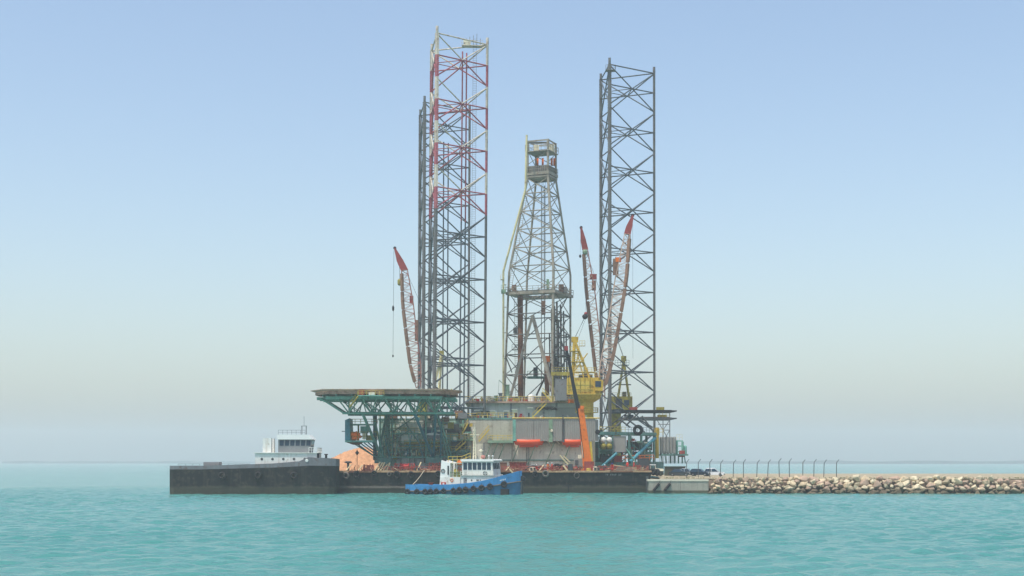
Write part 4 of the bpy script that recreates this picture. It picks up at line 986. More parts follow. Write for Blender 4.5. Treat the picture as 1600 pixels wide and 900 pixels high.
# --- big yellow crane in front of the derrick
Y1 = 354.5
c1 = T('pedestal_crane', 'big yellow pedestal crane with pale boom leaning right', 'crane', P(917, 654, Y1), 'pedestal cranes of the rig')
cx = X(917, Y1); zz = lambda py: Z(py, Y1)
MB().lathe((cx, Y1, DK), [(1.65,0),(1.65,zz(629)-DK)], 20).build('pedestal', 'yellow', c1, smooth=False)
MB().lathe((cx, Y1, zz(629)), [(1.7,0),(3.2,.9),(3.6,1.7),(3.6,2.1)], 20).build('slew_ring', 'yellow', c1)
m = MB(); m.lathe((cx, Y1, zz(645)), [(1.75,0),(2.9,.02),(2.9,.14),(1.75,.16)], 16); m.rail([(cx+2.8*math.cos(a), Y1+2.8*math.sin(a), zz(645)+.15) for a in [R(20*k) for k in range(-9, 10)]], 1.1, .05, 1.2); m.build('pedestal_walkway', 'yellow_rail', c1)
zb, zh = zz(616), zz(591)
MB().prism([(X(886,Y1), Y1-2.2, zb), (X(890,Y1), Y1-3.2, zb), (X(934,Y1), Y1-3.2, zb), (X(938,Y1), Y1-2, zb), (X(938,Y1), Y1+2.4, zb), (X(886,Y1), Y1+2.4, zb)], (0,0,zh-zb)).build('crane_house', 'yellow', c1)
for a, b, py0, py1 in ((893, 906, 597, 612), (908, 921, 597, 612)): MB().box((X(a,Y1-3.2), Y1-3.32, zz(py1)), (X(b,Y1-3.2), Y1-3.203, zz(py0))).build('house_door', 'yellow_rail', c1)
MB().box((X(886,Y1), Y1-3.9, zz(617.5)), (X(939,Y1), Y1-3.25, zz(616.2))).rail([(X(886,Y1), Y1-3.9, zz(616.2)), (X(939,Y1), Y1-3.9, zz(616.2))], 1.1, .05, 1.2).build('house_walkway', 'yellow_rail', c1)
MB().rail([(X(886,Y1), Y1-3, zh), (X(936,Y1), Y1-3, zh)], 1.1, .05, 1.3).build('handrail', 'yellow_rail', c1)
ap = P(897.5, 531, Y1)
for p0, yy in ((P(895, 591, Y1-1.4), -.5), (P(925, 600, Y1-1.4), -.5), (P(895, 591, Y1+1.4), .5), (P(925, 600, Y1+1.4), .5)): bar(c1, 'gantry_leg', p0, ap+V((0,yy,0)), .62, .5, 'yellow')
for py in (552, 572): bar(c1, 'gantry_cross_beam', P(896.5-(py-552)*.05, py, Y1-1), P(903+(py-531)*.38-4, py, Y1-1), .3, .3, 'yellow')
MB().box(ap+V((-.7,-.8,-.6)), ap+V((.9,.8,.7))).build('gantry_head', 'yellow', c1)
MB().box(P(905, 540, Y1-.8), P(914, 541.2, Y1+.8)).rail([P(905, 540, Y1-.8), P(914, 540, Y1-.8), P(914, 540, Y1+.8)], 1.2, .05, .8).build('gantry_platform', 'yellow_rail', c1)
MB().box(P(905, 585, Y1-1), P(925, 591, Y1+1.5)).build('winch', 'dark_grey', c1); MB().box(P(912, 574, Y1-.5), P(918, 585, Y1+.5)).build('exhaust', 'white', c1)
MB().prism([(X(928,Y1), Y1-4.6, zz(612)), (X(940,Y1), Y1-4.6, zz(612)), (X(941,Y1), Y1-4.6, zz(596)), (X(928,Y1), Y1-4.6, zz(594))], (0,1.3,0)).build('operator_cab', 'yellow', c1)
MB().box((X(930,Y1-4.6), Y1-4.68, zz(606)), (X(939,Y1-4.6), Y1-4.605, zz(597))).build('cab_window', 'glass', c1)
for py in (603, 610): MB().beam((X(886,Y1-3.2), Y1-3.3, zz(py)), (X(926,Y1-3.2), Y1-3.3, zz(py)), .1, .18).build('house_rib', 'olive', c1)
for px in (888, 899.5, 907, 914, 922): MB().beam((X(px,Y1-3.2), Y1-3.28, zz(615)), (X(px,Y1-3.2), Y1-3.28, zz(592)), .12, .14).build('house_rib', 'olive', c1)
for py, a_, b_ in ((549, 891, 905), (566, 890, 912), (582, 888, 930)):
    MB().box((X(a_,Y1), Y1-1.6, zz(py)), (X(b_,Y1), Y1+1.6, zz(py)+.12)).rail([(X(a_,Y1), Y1-1.6, zz(py)), (X(b_,Y1), Y1-1.6, zz(py))], 1.1, .05, .9).build('gantry_platform', 'yellow_rail', c1)
ladder(MB(), (X(901,Y1), Y1-1.9, zz(591)), (X(899,Y1), Y1-1.2, zz(533)), .6, .5, .05).build('ladder', 'yellow_rail', c1)
for px0, px1 in ((893, 905), (912, 902), (890, 918)): strut(c1, 'gantry_brace', P(px0, 590, Y1-1.3), P(px1, 552, Y1-1.3), .14, 'yellow')
boom(c1, P(938, 613, Y1-1.6), P(980, 366, Y1-1.6), P(988.5, 337, Y1-1.6), 1.4, 2.9, 1.3, Y1, 'crane_cream', 'crane_cream', 'walk_brown', 30, -1, -.45)
MB().box(P(958, 404, Y1-2), P(966, 430, Y1-1.1)).build('boom_winch', 'walk_brown', c1); MB().box(P(962, 402, Y1-2.1), P(970, 410, Y1-1.2)).build('boom_winch', 'orange', c1)
MB().box(P(982, 360, Y1-2.1), P(985, 375, Y1-1.4)).build('limit_box', 'walk_brown', c1)
for k in range(3): rope(c1, 'pendant_rope', ap+V((0,(k-1)*.5,.4)), P(977, 372, Y1-1.6+(k-1)*.4))
rope(c1, 'hoist_rope', P(988.5, 340, Y1-1.6), P(989, 560, Y1-1.6), .035)
b2 = P(914, 494, Y1); hk = T('crane_hook', 'black and red hook ball held by ropes above the yellow gantry', 'hook', b2)
MB().lathe(b2, [(.1,-.8),(.5,-.6),(.72,-.1),(.55,.3),(.2,.5)], 12).build('ball', 'black', hk); MB().lathe(b2+V((.25,0,.35)), [(.2,0),(.5,.15),(.45,.5),(.15,.7)], 10).build('swivel', 'crane_red', hk)
strut(hk, 'rope', b2, ap+V((.2,0,.5)), .045, 'cable', 4); strut(hk, 'rope', b2+V((.3,0,-.2)), ap+V((.9,0,.2)), .045, 'cable', 4); strut(hk, 'rope', b2+V((.25,0,.9)), P(913.5, 400, Y1+.5), .03, 'cable', 4)

# --- olive crane further back on the right
Y2 = 399.0
c2 = T('pedestal_crane', 'olive pedestal crane behind the right leg, its dark boom leaning left', 'crane', P(962, 722, Y2), 'pedestal cranes of the rig')
MB().lathe((X(962,Y2), Y2, 7.2), [(1.5,0),(1.5,Z(645,Y2)-7.2)], 16).build('pedestal', 'olive', c2)
MB().lathe((X(964,Y2), Y2, Z(646,Y2)), [(1.7,0),(2.9,.8),(2.9,1.1)], 16).build('slew_ring', 'dark_grey', c2)
MB().prism([(X(948,Y2), Y2-2.6, Z(640,Y2)), (X(985,Y2), Y2-2.6, Z(641,Y2)), (X(987,Y2), Y2-2.6, Z(636,Y2)), (X(987,Y2), Y2-2.6, Z(620,Y2)), (X(950,Y2), Y2-2.6, Z(620,Y2))], (0,5,0)).build('crane_house', 'olive', c2)
MB().box(P(962, 623, Y2-2.75), P(972, 637, Y2-2.62)).build('house_door', 'dark_grey', c2); MB().box(P(975, 625, Y2-2.75), P(983, 633, Y2-2.62)).build('house_window', 'glass', c2)
MB().rail([P(950, 620, Y2-2.5), P(986, 620, Y2-2.5)], 1.1, .05, 1.2).build('handrail', 'olive', c2)
ap2 = P(974.5, 562, Y2)
for p0, yy in ((P(966, 620, Y2-1.4), -.4), (P(982.5, 620, Y2-1.4), -.4), (P(966, 620, Y2+1.4), .4), (P(982.5, 620, Y2+1.4), .4)): bar(c2, 'gantry_leg', p0, ap2+V((0,yy,0)), .55, .4, 'olive')
bar(c2, 'gantry_cross_beam', P(961, 601, Y2-1), P(986, 601, Y2-1), .3, .3, 'dark_grey')
MB().box(P(966, 570, Y2-.9), P(982, 571.4, Y2+.9)).rail([P(961, 570, Y2-.9), P(983, 570, Y2-.9)], 1.3, .05, .8).build('gantry_platform', 'dark_grey', c2)
MB().box(ap2+V((-.7,-.6,-.4)), ap2+V((.7,.6,1.0))).build('gantry_head', 'olive', c2)
MB().box(P(973, 612, Y2-1), P(978, 620, Y2+1)).build('exhaust', 'dark_grey', c2); MB().box(P(981, 613, Y2-1), P(984, 620, Y2)).build('exhaust', 'tarp', c2)
boom(c2, P(942, 628, Y2-2), P(914.5, 390, Y2-2), P(908, 356, Y2-2), 1.2, 2.6, 1.3, Y2, 'crane_pink', 'crane_cream', 'walk_brown', 28, 1)
MB().box(P(922, 428, Y2-2.8), P(932, 437, Y2-1.8)).build('boom_winch', 'crane_red', c2); MB().box(P(925, 438, Y2-2.8), P(931, 454, Y2-1.9)).build('boom_winch', 'walk_brown', c2)
MB().lathe(P(914, 394, Y2-2.8), [(.5,-.6),(.7,-.2),(.7,.2),(.5,.6)], 12).build('hoist_block', 'green_pale', c2)
for k in range(2): rope(c2, 'pendant_rope', ap2+V((0,(k-.5)*.5,.4)), P(916.5, 395, Y2-2))
rope(c2, 'hoist_rope', P(907.5, 358, Y2-2), P(906.6, 398, Y2-2), .035); MB().lathe(P(906.6, 400, Y2-2), [(.1,-.5),(.35,-.2),(.3,.2),(.1,.4)], 10).build('hook_ball', 'black', c2)
b3 = P(964.5, 529, Y2); hk2 = T('crane_hook', 'small dark hook block on slanting ropes by the right leg', 'hook', b3)
MB().lathe(b3, [(.2,-.7),(.6,-.4),(.6,.3),(.3,.8)], 10).build('block', 'black', hk2); strut(hk2, 'rope', b3, ap2+V((0,0,.9)), .045, 'cable', 4)

# --- crane behind the helideck on the left
Y3 = 386.0
c3 = T('pedestal_crane', 'crane boom with red head leaning left above the helideck', 'crane', P(660, 654, Y3), 'pedestal cranes of the rig')
MB().lathe((X(662,Y3), Y3, DK), [(1.5,0),(1.5,Z(622,Y3)-DK)], 16).build('pedestal', 'olive', c3)
MB().prism([(X(650,Y3), Y3-2.2, Z(622,Y3)), (X(688,Y3), Y3-2.2, Z(622,Y3)), (X(688,Y3), Y3-2.2, Z(613,Y3)), (X(650,Y3), Y3-2.2, Z(610,Y3))], (0,4.4,0)).build('crane_house', 'yellow', c3)
ap3 = P(690, 553, Y3)
for p0, yy in ((P(676, 613, Y3-1.2), -.4), (P(686, 613, Y3-1.2), -.4), (P(676, 613, Y3+1.2), .4)): bar(c3, 'gantry_leg', p0, ap3+V((0,yy,0)), .6, .45, 'pipe_cream')
MB().box(ap3+V((-.6,-.6,-.3)), ap3+V((.6,.6,.8))).build('gantry_head', 'olive', c3); MB().box(P(680, 572, Y3-1.4), P(690, 573.4, Y3+1)).build('gantry_platform', 'olive', c3)
boom(c3, P(654, 606, Y3-1), P(632, 422, Y3-1), P(617, 388, Y3-1), 1.2, 3.0, 1.6, Y3, 'crane_pink', 'crane_pink', 'walk_brown', 24, 1, .25)
MB().box(P(640, 462, Y3-1.9), P(646, 474, Y3-.9)).build('boom_winch', 'crane_red', c3); MB().box(P(648, 500, Y3-1.9), P(653.5, 533, Y3-1)).build('boom_winch', 'walk_brown', c3)
for k in range(3): rope(c3, 'pendant_rope', ap3+V((0,(k-1)*.4,.4)), P(635, 424, Y3-1.3+k*.4))
MB().lathe(P(624.5, 441, Y3-1), [(.3,-.9),(.6,-.5),(.6,.5),(.3,.9)], 10).build('hoist_block', 'olive', c3); rope(c3, 'hoist_rope', P(624.5, 436, Y3-1), P(624, 412, Y3-1), .06)
hk3 = T('crane_hook', 'thin rope with small ball hanging in front of the sky at left', 'hook', P(614, 480, Y3-1))
strut(hk3, 'rope', P(614, 557, Y3-1), P(615.5, 391, Y3-1), .055, 'cable', 4); MB().lathe(P(614.3, 482, Y3-1), [(.1,-.7),(.3,-.4),(.3,.4),(.1,.8)], 10).build('ball', 'black', hk3); MB().lathe(P(614, 556, Y3-1), [(.08,-.4),(.2,-.2),(.2,.2),(.08,.3)], 8).build('shackle', 'black', hk3)

# ================================================================== BARGE
BY = 330.0; BX0, BX1 = X(519, BY), X(1018, BY); BZ = Z(736, BY); BYB = 346.0
bg_ = T('flat_barge', 'long black flat-decked barge with rusty deck edge and hanging tyres', 'barge', ((BX0+BX1)/2, BY, 0))
MB().loft([[V((BX0+1.2,BY+.4,-1.5)),V((BX1-.9,BY+.4,-1.5)),V((BX1-.9,BYB-.4,-1.5)),V((BX0+1.2,BYB-.4,-1.5))],[V((BX0,BY,1.2)),V((BX1-.7,BY,1.2)),V((BX1-.7,BYB,1.2)),V((BX0,BYB,1.2))],[V((BX0,BY,BZ-.25)),V((BX1,BY,BZ-.25)),V((BX1,BYB,BZ-.25)),V((BX0,BYB,BZ-.25))]]).build('hull', 'black_hull', bg_)
MB().box((BX0-.05, BY-.06, BZ-.248), (BX1+.05, BYB+.05, BZ)).build('deck', 'rust_deck', bg_)
rr = random.Random(3); x = BX0
while x < BX1-.5:
    L = min(rr.uniform(3, 7), BX1-x); MB().box((x+.02, BY-.24, BZ-.3+rr.uniform(-.04,.02)), (x+L-.02, BY+.1, BZ+.1+rr.uniform(-.04,.05))).build('edge_rail', 'rust_edge' if rr.random() < .75 else 'rust_deck', bg_); x += L
for px in range(540, 1012, 29): MB().box((X(px,BY)-.05, BY-.035, -.4), (X(px,BY)+.05, BY-.001, BZ-.3)).build('weld_strip', 'black_hull', bg_)
for px in (888,): MB().box((X(px,BY)-.12, BY-.1, -.4), (X(px,BY)+.12, BY-.002, BZ-.5)).build('fender_strip', 'rubber', bg_)
MB().box((X(840,BY), BY-.12, Z(752.5,BY)), (X(996,BY), BY-.003, Z(750.5,BY))).build('rubbing_strake', 'black_hull', bg_); MB().box((X(530,BY), BY-.1, Z(763,BY)), (X(800,BY), BY-.003, Z(759.5,BY))).build('rubbing_strake', 'rubber_worn_highlit', bg_)
MB().box((BX1-1.3, BY-.2, -.5), (BX1-.75, BY-.01, BZ-1.2)).build('fender_strip', 'dark_grey', bg_)
m = MB(); k = 0
for i, ch in enumerate('1101111011'):        # worn white lettering too faint to read
    x = X(946+i*2.6, BY-.02)
    if ch == '1': m.box((x, BY-.012, Z(743.2,BY)), (x+.09, BY-.004, Z(740.2,BY))); m.box((x+.09, BY-.011, Z(741.2+(i%3)*.7,BY)), (x+.27, BY-.004, Z(740.5+(i%3)*.7,BY)))
m.build('worn_lettering', 'silo_grey', bg_)['kind'] = 'stuff'
for px in (648, 700, 830, 930): 
    b_ = V((X(px,BY), BY+.9, BZ)); MB().lathe(b_, [(.2,0),(.2,.6),(.34,.65),(.3,.8)], 10).lathe(b_+V((.8,0,0)), [(.2,0),(.2,.6),(.34,.65),(.3,.8)], 10).box(b_+V((-.4,-.3,0)), b_+V((1.2,.3,.06))).build('bollard', 'dark_grey', bg_)
def tyre(name, c, ax, Ro, r, mat, label, group, hang=None):
    m = MB().torus(c, ax, Ro, r, 18, 8, 1.15)
    if hang is not None: m.tube(V(c)+V((0,0,Ro)), hang, .035, 4)
    return one(name, m, mat, label, 'tyre', group, smooth=True)
for i, (px, py, Rp, mt, tx) in enumerate(((540.5,743,5,'rubber_worn_highlit','pale tyre leftmost on the barge side'), (557,741,5,'rubber','tyre second from left on the barge side'), (585,739.5,4,'rubber','small tyre hung under the leaning planks'), (608,741,3.2,'rubber_worn_highlit','smallest pale tyre on the barge side'), (620,742,5.5,'rubber','large tyre hung under the red winch'),
     (642,742,5,'rubber','tyre hung just left of the tug rope'), (685,741,5,'rubber','tyre hung right behind the tug funnel'), (836,741,4.5,'rubber','tyre hung on the barge just right of the tug bow'), (852.5,740,5,'rubber_worn_highlit','tyre second to the right of the tug bow'), (901,743,5,'rubber_worn_highlit','thin ring tyre hung below the orange crane'))):
    c_ = P(px, py, BY-.42); Ro = Rp*.147*.86; tyre('tyre_fender', c_, (.35*(-1)**i, 1, .1), Ro, Rp*.147*(.13 if px == 901 else .31), mt, tx, 'tyres along the barge', V((c_.x, BY-.25, BZ)))
for i, px in enumerate((1021, 1027)):
    c_ = V((X(px, 333), 333, 4.35 if i else 4.4)); tyre('tyre_fender', P(px, 737+i, 331.5), (.8, .5, 0), .62, .27, 'rubber', ('black tyre at the barge corner next to the truck, nearer the barge', 'black tyre at the barge corner under the truck bonnet')[i], 'tyres at the barge corner', V((X(1016, 331), 331, BZ)))

# things on the barge deck
def leaning(name, p, q, wd, ht, mat, label, cat, group=None): return one(name, MB().beam(p, q, wd, ht), mat, label, cat, group)
for i, (a, b) in enumerate((((586,735),(594,722)), ((590.5,735),(597.5,723)), ((594.5,735),(601,722.5)), ((598.5,735),(605.5,725)), ((604.5,735),(609,723)))):
    leaning('timber_plank', P(a[0], 735.2, 331.2+i*.25), P(*b, 332.4+i*.25), .34, .14, 'timber', ('first', 'second', 'third', 'fourth', 'last')[i]+' from the left of the pale planks leaning together on the barge', 'plank', 'planks leaning on the barge')
for i, (a, b, tx) in enumerate((((541,735),(548.5,726),'pale plank leaning beside the T-shaped vent'), ((560,735),(566.5,726.5),'pale plank leaning right of the diamond mark'), ((652,735),(658,722),'pale plank leaning beside the tug funnel'), ((790.5,735),(796,729),'short pale plank leaning by the dull red skip'), ((843,735.3),(849.5,726.5),'pale plank leaning left of the two workers'))):
    leaning('timber_plank', P(a[0], 735.2, 331), P(*b, 332.2), .32, .14, 'timber', tx, 'plank')
leaning('mooring_timber', P(796, 733, 329.4), P(804, 742, 328.9), .3, .25, 'timber', 'pale slanting timber over the barge edge above the tug bow', 'timber')
dm = T('day_mark', 'black diamond day mark on a thin pole', 'day mark', V((X(558, 332), 332, BZ)))
strut(dm, 'pole', (X(558,332), 332, BZ), P(558, 703, 332), .07, 'black'); c_ = P(558, 707.5, 332); MB().loft([[c_+V((0,0,-.62))+V((e,f,0)) for e, f in ((.02,0),(0,.02),(-.02,0),(0,-.02))], [c_+V((.48,0,0)), c_+V((0,.48,0)), c_+V((-.48,0,0)), c_+V((0,-.48,0))], [c_+V((0,0,.62))+V((e,f,0)) for e, f in ((.02,0),(0,.02),(-.02,0),(0,-.02))]]).build('diamond', 'black', dm)
vb = V((X(544, 333.5), 333.5, BZ)); one('mushroom_vent', MB().lathe(vb, [(.28,0),(.28,1.8),(.85,1.9),(.9,2.1),(.5,2.3)], 12), 'dark_grey', 'dark T-shaped mushroom vent at the left end of the barge', 'vent')
def winch(px0, px1, py0, Y, mat, label, red=True):
    t = T('deck_winch', label, 'winch', V((X((px0+px1)/2, Y), Y, BZ)))
    x0, x1, z1 = X(px0, Y), X(px1, Y), Z(py0, Y); h = z1-BZ
    MB().box((x0, Y, BZ), (x1, Y+1.8, BZ+.25)).build('bed', 'rust_red', t)
    MB().lathe((x0+(x1-x0)*.3, Y+.9, BZ+h*.5), [(h*.5,0),(h*.5,.1),(h*.32,.12),(h*.32,(x1-x0)*.4-.12),(h*.5,(x1-x0)*.4-.1),(h*.5,(x1-x0)*.4)], 14, 'x').build('drum', mat, t)
    for xx in (x0+.1, x1-.3): MB().prism([(xx, Y+.1, BZ+.25), (xx, Y+1.7, BZ+.25), (xx, Y+1.1, BZ+h), (xx, Y+.7, BZ+h)], (.2,0,0)).build('side_frame', 'rust_red', t)
    MB().box((x1-(x1-x0)*.26, Y+.4, BZ+.25), (x1-.35, Y+1.4, BZ+h*.7)).build('motor', 'rust_deck', t)
    MB().rail([(x0, Y-.2, BZ), (x1, Y-.2, BZ)], h*.85, .06, .7).build('guard_rail', 'red' if red else 'rust_red', t)
winch(616, 648, 723, 333, 'red', 'bright red deck winch behind the leaning planks')
winch(568, 583, 725.5, 334, 'rust_red', 'dull red winch left of the leaning planks', False)
winch(670, 688, 722, 334, 'rust_red', 'rusty winch just left of the tug funnel', False)
winch(735, 765, 724, 334, 'rust_red', 'rusty winch hidden behind the tug wheelhouse', False)
sk = T('red_skip', 'dull red steel skip on the barge right of the tug wheelhouse', 'skip', V((X(809, 336), 336, BZ)))
a, b = P(795.5, 722.5, 336), P(823, 735, 336)
MB().loft([[V((a.x+.4,336,BZ)),V((b.x-.4,336,BZ)),V((b.x-.4,339,BZ)),V((a.x+.4,339,BZ))],[V((a.x,335.8,a.z)),V((b.x,335.8,a.z)),V((b.x,339.2,a.z)),V((a.x,339.2,a.z))]]).build('body', 'rust_red', sk); 
for k in range(6): xx = a.x+.3+(b.x-a.x-.6)*k/5; MB().beam((xx, 335.86, BZ), (xx, 335.7, a.z), .12, .12).build('rib', 'rust_red', sk)
MB().box((a.x-.1, 335.6, a.z), (b.x+.1, 339.3, a.z+.14)).build('rim', 'rust_deck', sk)
one('fuel_box', MB().box(P(779, 723, 337), P(792, 735.6, 339)).box(P(778.6, 722.4, 336.9), P(792.4, 723.2, 339.1)), 'rust_deck', 'rusty brown box between tug wheelhouse and red skip', 'box')
rr = random.Random(9)
def coil(c, Ro, r, turns, mat, label, cat): 
    m = MB()
    for k in range(turns): m.torus(V(c)+V((rr.uniform(-.08,.08), rr.uniform(-.08,.08), r+k*r*1.7)), (rr.uniform(-.1,.1), rr.uniform(-.1,.1), 1), Ro*(1-.07*k), r, 16, 6)
    return one('rope_coil', m, mat, label, cat, smooth=True)
coil((X(832, 332), 332, BZ), .8, .12, 4, 'rope', 'pale rope coil left of the seated worker', 'rope'); coil((X(920, 331.5), 331.5, BZ), .55, .1, 4, 'yellow_rail', 'yellow hose coil at the orange crane foot', 'hose'); coil((X(930, 331.8), 331.8, BZ), .6, .12, 5, 'rope', 'white rope coil right of the orange crane', 'rope')
m = MB(); pts = [P(820, 735, 331.6), P(826, 730, 331.8), P(832, 727.5, 332), P(838, 728.5, 332), P(843, 731, 332)]; m.path(pts, .12, 6); one('bent_hose', m, 'black', 'arched black hose over the deck near the seated worker', 'hose')
c_ = V((X(870, 335), 335, BZ)); m = MB()
for k in range(4): m.torus(c_+V((rr.uniform(-.2,.2), k*.32, .85)), (.15*k-.2, 1, 0), .62, .25, 16, 7)
m.torus(c_+V((1.1,.3,.8)), (.5,1,.1), .58, .24, 16, 7); one('tyre_stack', m, 'rubber', 'row of old tyres standing on deck behind the davit', 'tyres', smooth=True)
dv = T('anchor_davit', 'rusty davit with two pale raking beams on the barge edge', 'davit', V((X(888, 331), 331, BZ)))
bar(dv, 'raking_beam', P(888, 726, 331), P(874.5, 711, 331.4), .26, .26, 'timber'); bar(dv, 'raking_beam', P(893, 724.5, 331.6), P(880, 712, 332), .26, .26, 'timber'); bar(dv, 'lower_beam', P(887, 735.5, 330.4), P(880, 727, 330.8), .32, .3, 'timber')
MB().box(P(887.5, 725, 331), P(894.5, 735.8, 332.4)).build('winch_post', 'dark_grey', dv); MB().box(P(879, 722, 331.2), P(896, 725, 332)).build('cross_beam', 'timber_grey', dv)
gn = T('generator', 'grey generator with cream exhaust box beside the orange crane', 'generator', V((X(903, 336), 336, BZ)))
MB().box(P(897, 716.5, 336), P(908.5, 735.7, 338.2)).build('housing', 'panel_grey', gn); MB().box(P(903, 710.5, 336.4), P(908.5, 716.4, 337.6)).build('exhaust_box', 'cream', gn); MB().box(P(896.5, 729, 335.8), P(909, 730, 335.99)).build('skid_rail', 'dark_grey', gn)
for k in range(4): MB().box(P(898.5, 719+k*2, 335.9), P(903.5, 720+k*2, 335.99)).build('louvre', 'dark_grey', gn)
tm = T('timber_stack', 'low stack of weathered grey timbers near the right end of the barge', 'timber stack', V((X(978, 332), 332, BZ)))
for r_ in range(3):
    for k in range(4): bar(tm, 'timber', V((X(962-r_, 332)+r_*.4, 331.6+k*.45, BZ+.2+.38*r_)), V((X(991-r_*2.5, 332), 331.6+k*.45, BZ+.2+.38*r_-.05*r_)), .38, .33, 'timber_grey')
bar(tm, 'timber', P(958, 726.5, 332), P(992, 731.5, 332), .25, .2, 'timber')
one('wooden_box', MB().box(P(990.5, 729.5, 331.5), P(994.5, 735.8, 332.2)).box(P(990.3, 729, 331.4), P(994.7, 729.8, 332.3)), 'timber', 'small pale wooden box at the end of the timber stack', 'box')
crate('rust_locker', 994, 727, 6, 9, 333.5, 'rust_red', 'rust-red locker under the two workers at the right', 'locker', 1, BZ)
crate('dark_skip', 998, 716, 16, 19, 340, 'dark_grey', 'dark grey skip behind the right end of the barge deck', 'skip', 3, BZ)
crate('rusty_bin', 938, 727.5, 9, 8, 334, 'rust_deck', 'rusty bin between crane and worker with blue helmet', 'bin', 1.2, BZ)
crate('low_pallet', 853, 731, 14, 4.5, 336, 'rust_deck', 'low rusty pallet behind the two workers', 'pallet', 2, BZ)
crate('steel_trough', 870, 729.5, 14, 6, 337.5, 'rust_deck', 'brown steel trough behind the old tyres', 'trough', 1.5, BZ)
m = MB()
for k in range(14): x_ = X(545+k*2.7, 335); m.tube((x_, 335, BZ), (x_+rr.uniform(-.5,.8), 335.5, BZ+rr.uniform(.3,1.4)), .07, 5)
tag(m.build('scrap_heap', 'rust_deck'), 'tangle of rusty scrap rods on the barge', 'scrap', kind='stuff')

# loose gear along the barge edge, too jumbled to name one by one
m = MB(); r7 = random.Random(14)
for k in range(620):
    px = r7.uniform(566, 1012); y = r7.uniform(331.5, 336); h_ = r7.choice((.4,.6,.9,1.2,1.6)); w_ = r7.uniform(.1,.5); x_ = X(px, y)
    if r7.random() < .55: m.tube((x_, y, BZ+.05), (x_+r7.uniform(-.9,.9), y+r7.uniform(-.3,.3), BZ+h_), .05, 5)
    else: m.box((x_, y, BZ), (x_+w_, y+.3, BZ+h_*.8))
M('gear_brown', (142, 88, 74), 0.85, 0, 0.4, rust=0.4, scale=2.0)
tag(m.build('scrap_gear', 'gear_brown'), 'jumble of reddish gear and pipe ends lining the barge deck', 'gear', kind='stuff')
m = MB()
for k in range(160):
    px = r7.uniform(580, 1010); y = r7.uniform(331.2, 335); x_ = X(px, y); m.tube((x_, y, BZ+r7.uniform(.05,.4)), (x_+r7.uniform(-1.4,1.4), y+.2, BZ+r7.uniform(.05,.9)), .055, 5)
tag(m.build('loose_timber', 'timber'), 'scatter of pale timber battens along the barge deck', 'timber', kind='stuff')

for a_, b_ in ((600, 690), (779, 900), (930, 1000)): MB().rail([(X(a_, 331.4), 331.4, BZ), (X(b_, 331.4), 331.4, BZ)], 1.0, .05, 1.9).build('edge_railing', 'rust_red', bg_)
for k, (px, c_) in enumerate(((663, 'rust_red'), (698, 'red'), (771, 'rust_red'), (826, 'rust_deck'), (846, 'rust_red'), (893, 'rust_red'), (934, 'red'), (949, 'rust_red'), (970, 'rust_red'))):
    strut(bg_, 'deck_pipe', (X(px-9, 334), 334+k % 3*.6, BZ+.3+.2*(k % 2)), (X(px+10, 334), 334+k % 3*.6, BZ+.3+.2*(k % 3)), .22, c_)

# orange knuckle-boom crane on the barge
kc = T('boom_crane', 'orange crane on the barge with long dark telescopic boom', 'crane', V((X(918, 333), 333, BZ)))
KY = 333.0
MB().lathe((X(918,KY), KY, BZ), [(1.15,0),(1.15,.5),(.95,.55),(.95,1.4)], 14).build('base', 'orange', kc)
def taper(p, q, w0, w1, d0, d1): 
    p, q = V(p), V(q); d = (q-p).normalized(); s_ = d.cross(V((0,1,0))).normalized(); g = V((0,1,0)); ring = lambda c_, w_, dd: [c_-s_*w_/2-g*dd/2, c_+s_*w_/2-g*dd/2, c_+s_*w_/2+g*dd/2, c_-s_*w_/2+g*dd/2]
    return MB().loft([ring(p,w0,d0), ring(q,w1,d1)])
taper(P(918, 728, KY), P(907.5, 638, KY), 2.15, 1.25, 1.2, .9).build('main_boom', 'orange', kc)
taper(P(924.8, 722, KY-.1), P(922.6, 690, KY-.1), .6, .5, .7, .7).build('lift_cylinder', 'yellow', kc)
strut(kc, 'hose', P(912, 715, KY-.7), P(904, 648, KY-.55), .07, 'black'); strut(kc, 'rod', P(911.2, 715, KY-.62), P(908.8, 690, KY-.6), .09, 'cream')
taper(P(906.5, 652, KY-.1), P(897, 608, KY-.1), 1.0, .85, .6, .5).build('telescopic_section', 'black', kc); taper(P(897.2, 609, KY-.1), P(888, 558, KY-.1), .82, .7, .45, .4).build('telescopic_section', 'black', kc); taper(P(888.2, 559, KY-.1), P(885, 547, KY-.1), .6, .6, .4, .4).build('telescopic_section', 'black', kc)
MB().box(P(882, 540.5, KY-.4), P(887.5, 548, KY+.3)).build('boom_tip', 'crane_red', kc); MB().box(P(906, 634, KY-.7), P(912, 640, KY+.5)).build('knuckle_joint', 'orange', kc)
MB().box(P(913, 721, KY-1.6), P(928, 735.7, KY-.7)).build('control_stand', 'rust_red', kc)
for px in (908, 930): bar(kc, 'outrigger', V((X(918,KY), KY-.3, BZ+.3)), V((X(px,KY), KY-1.6, BZ+.15)), .35, .3, 'orange')

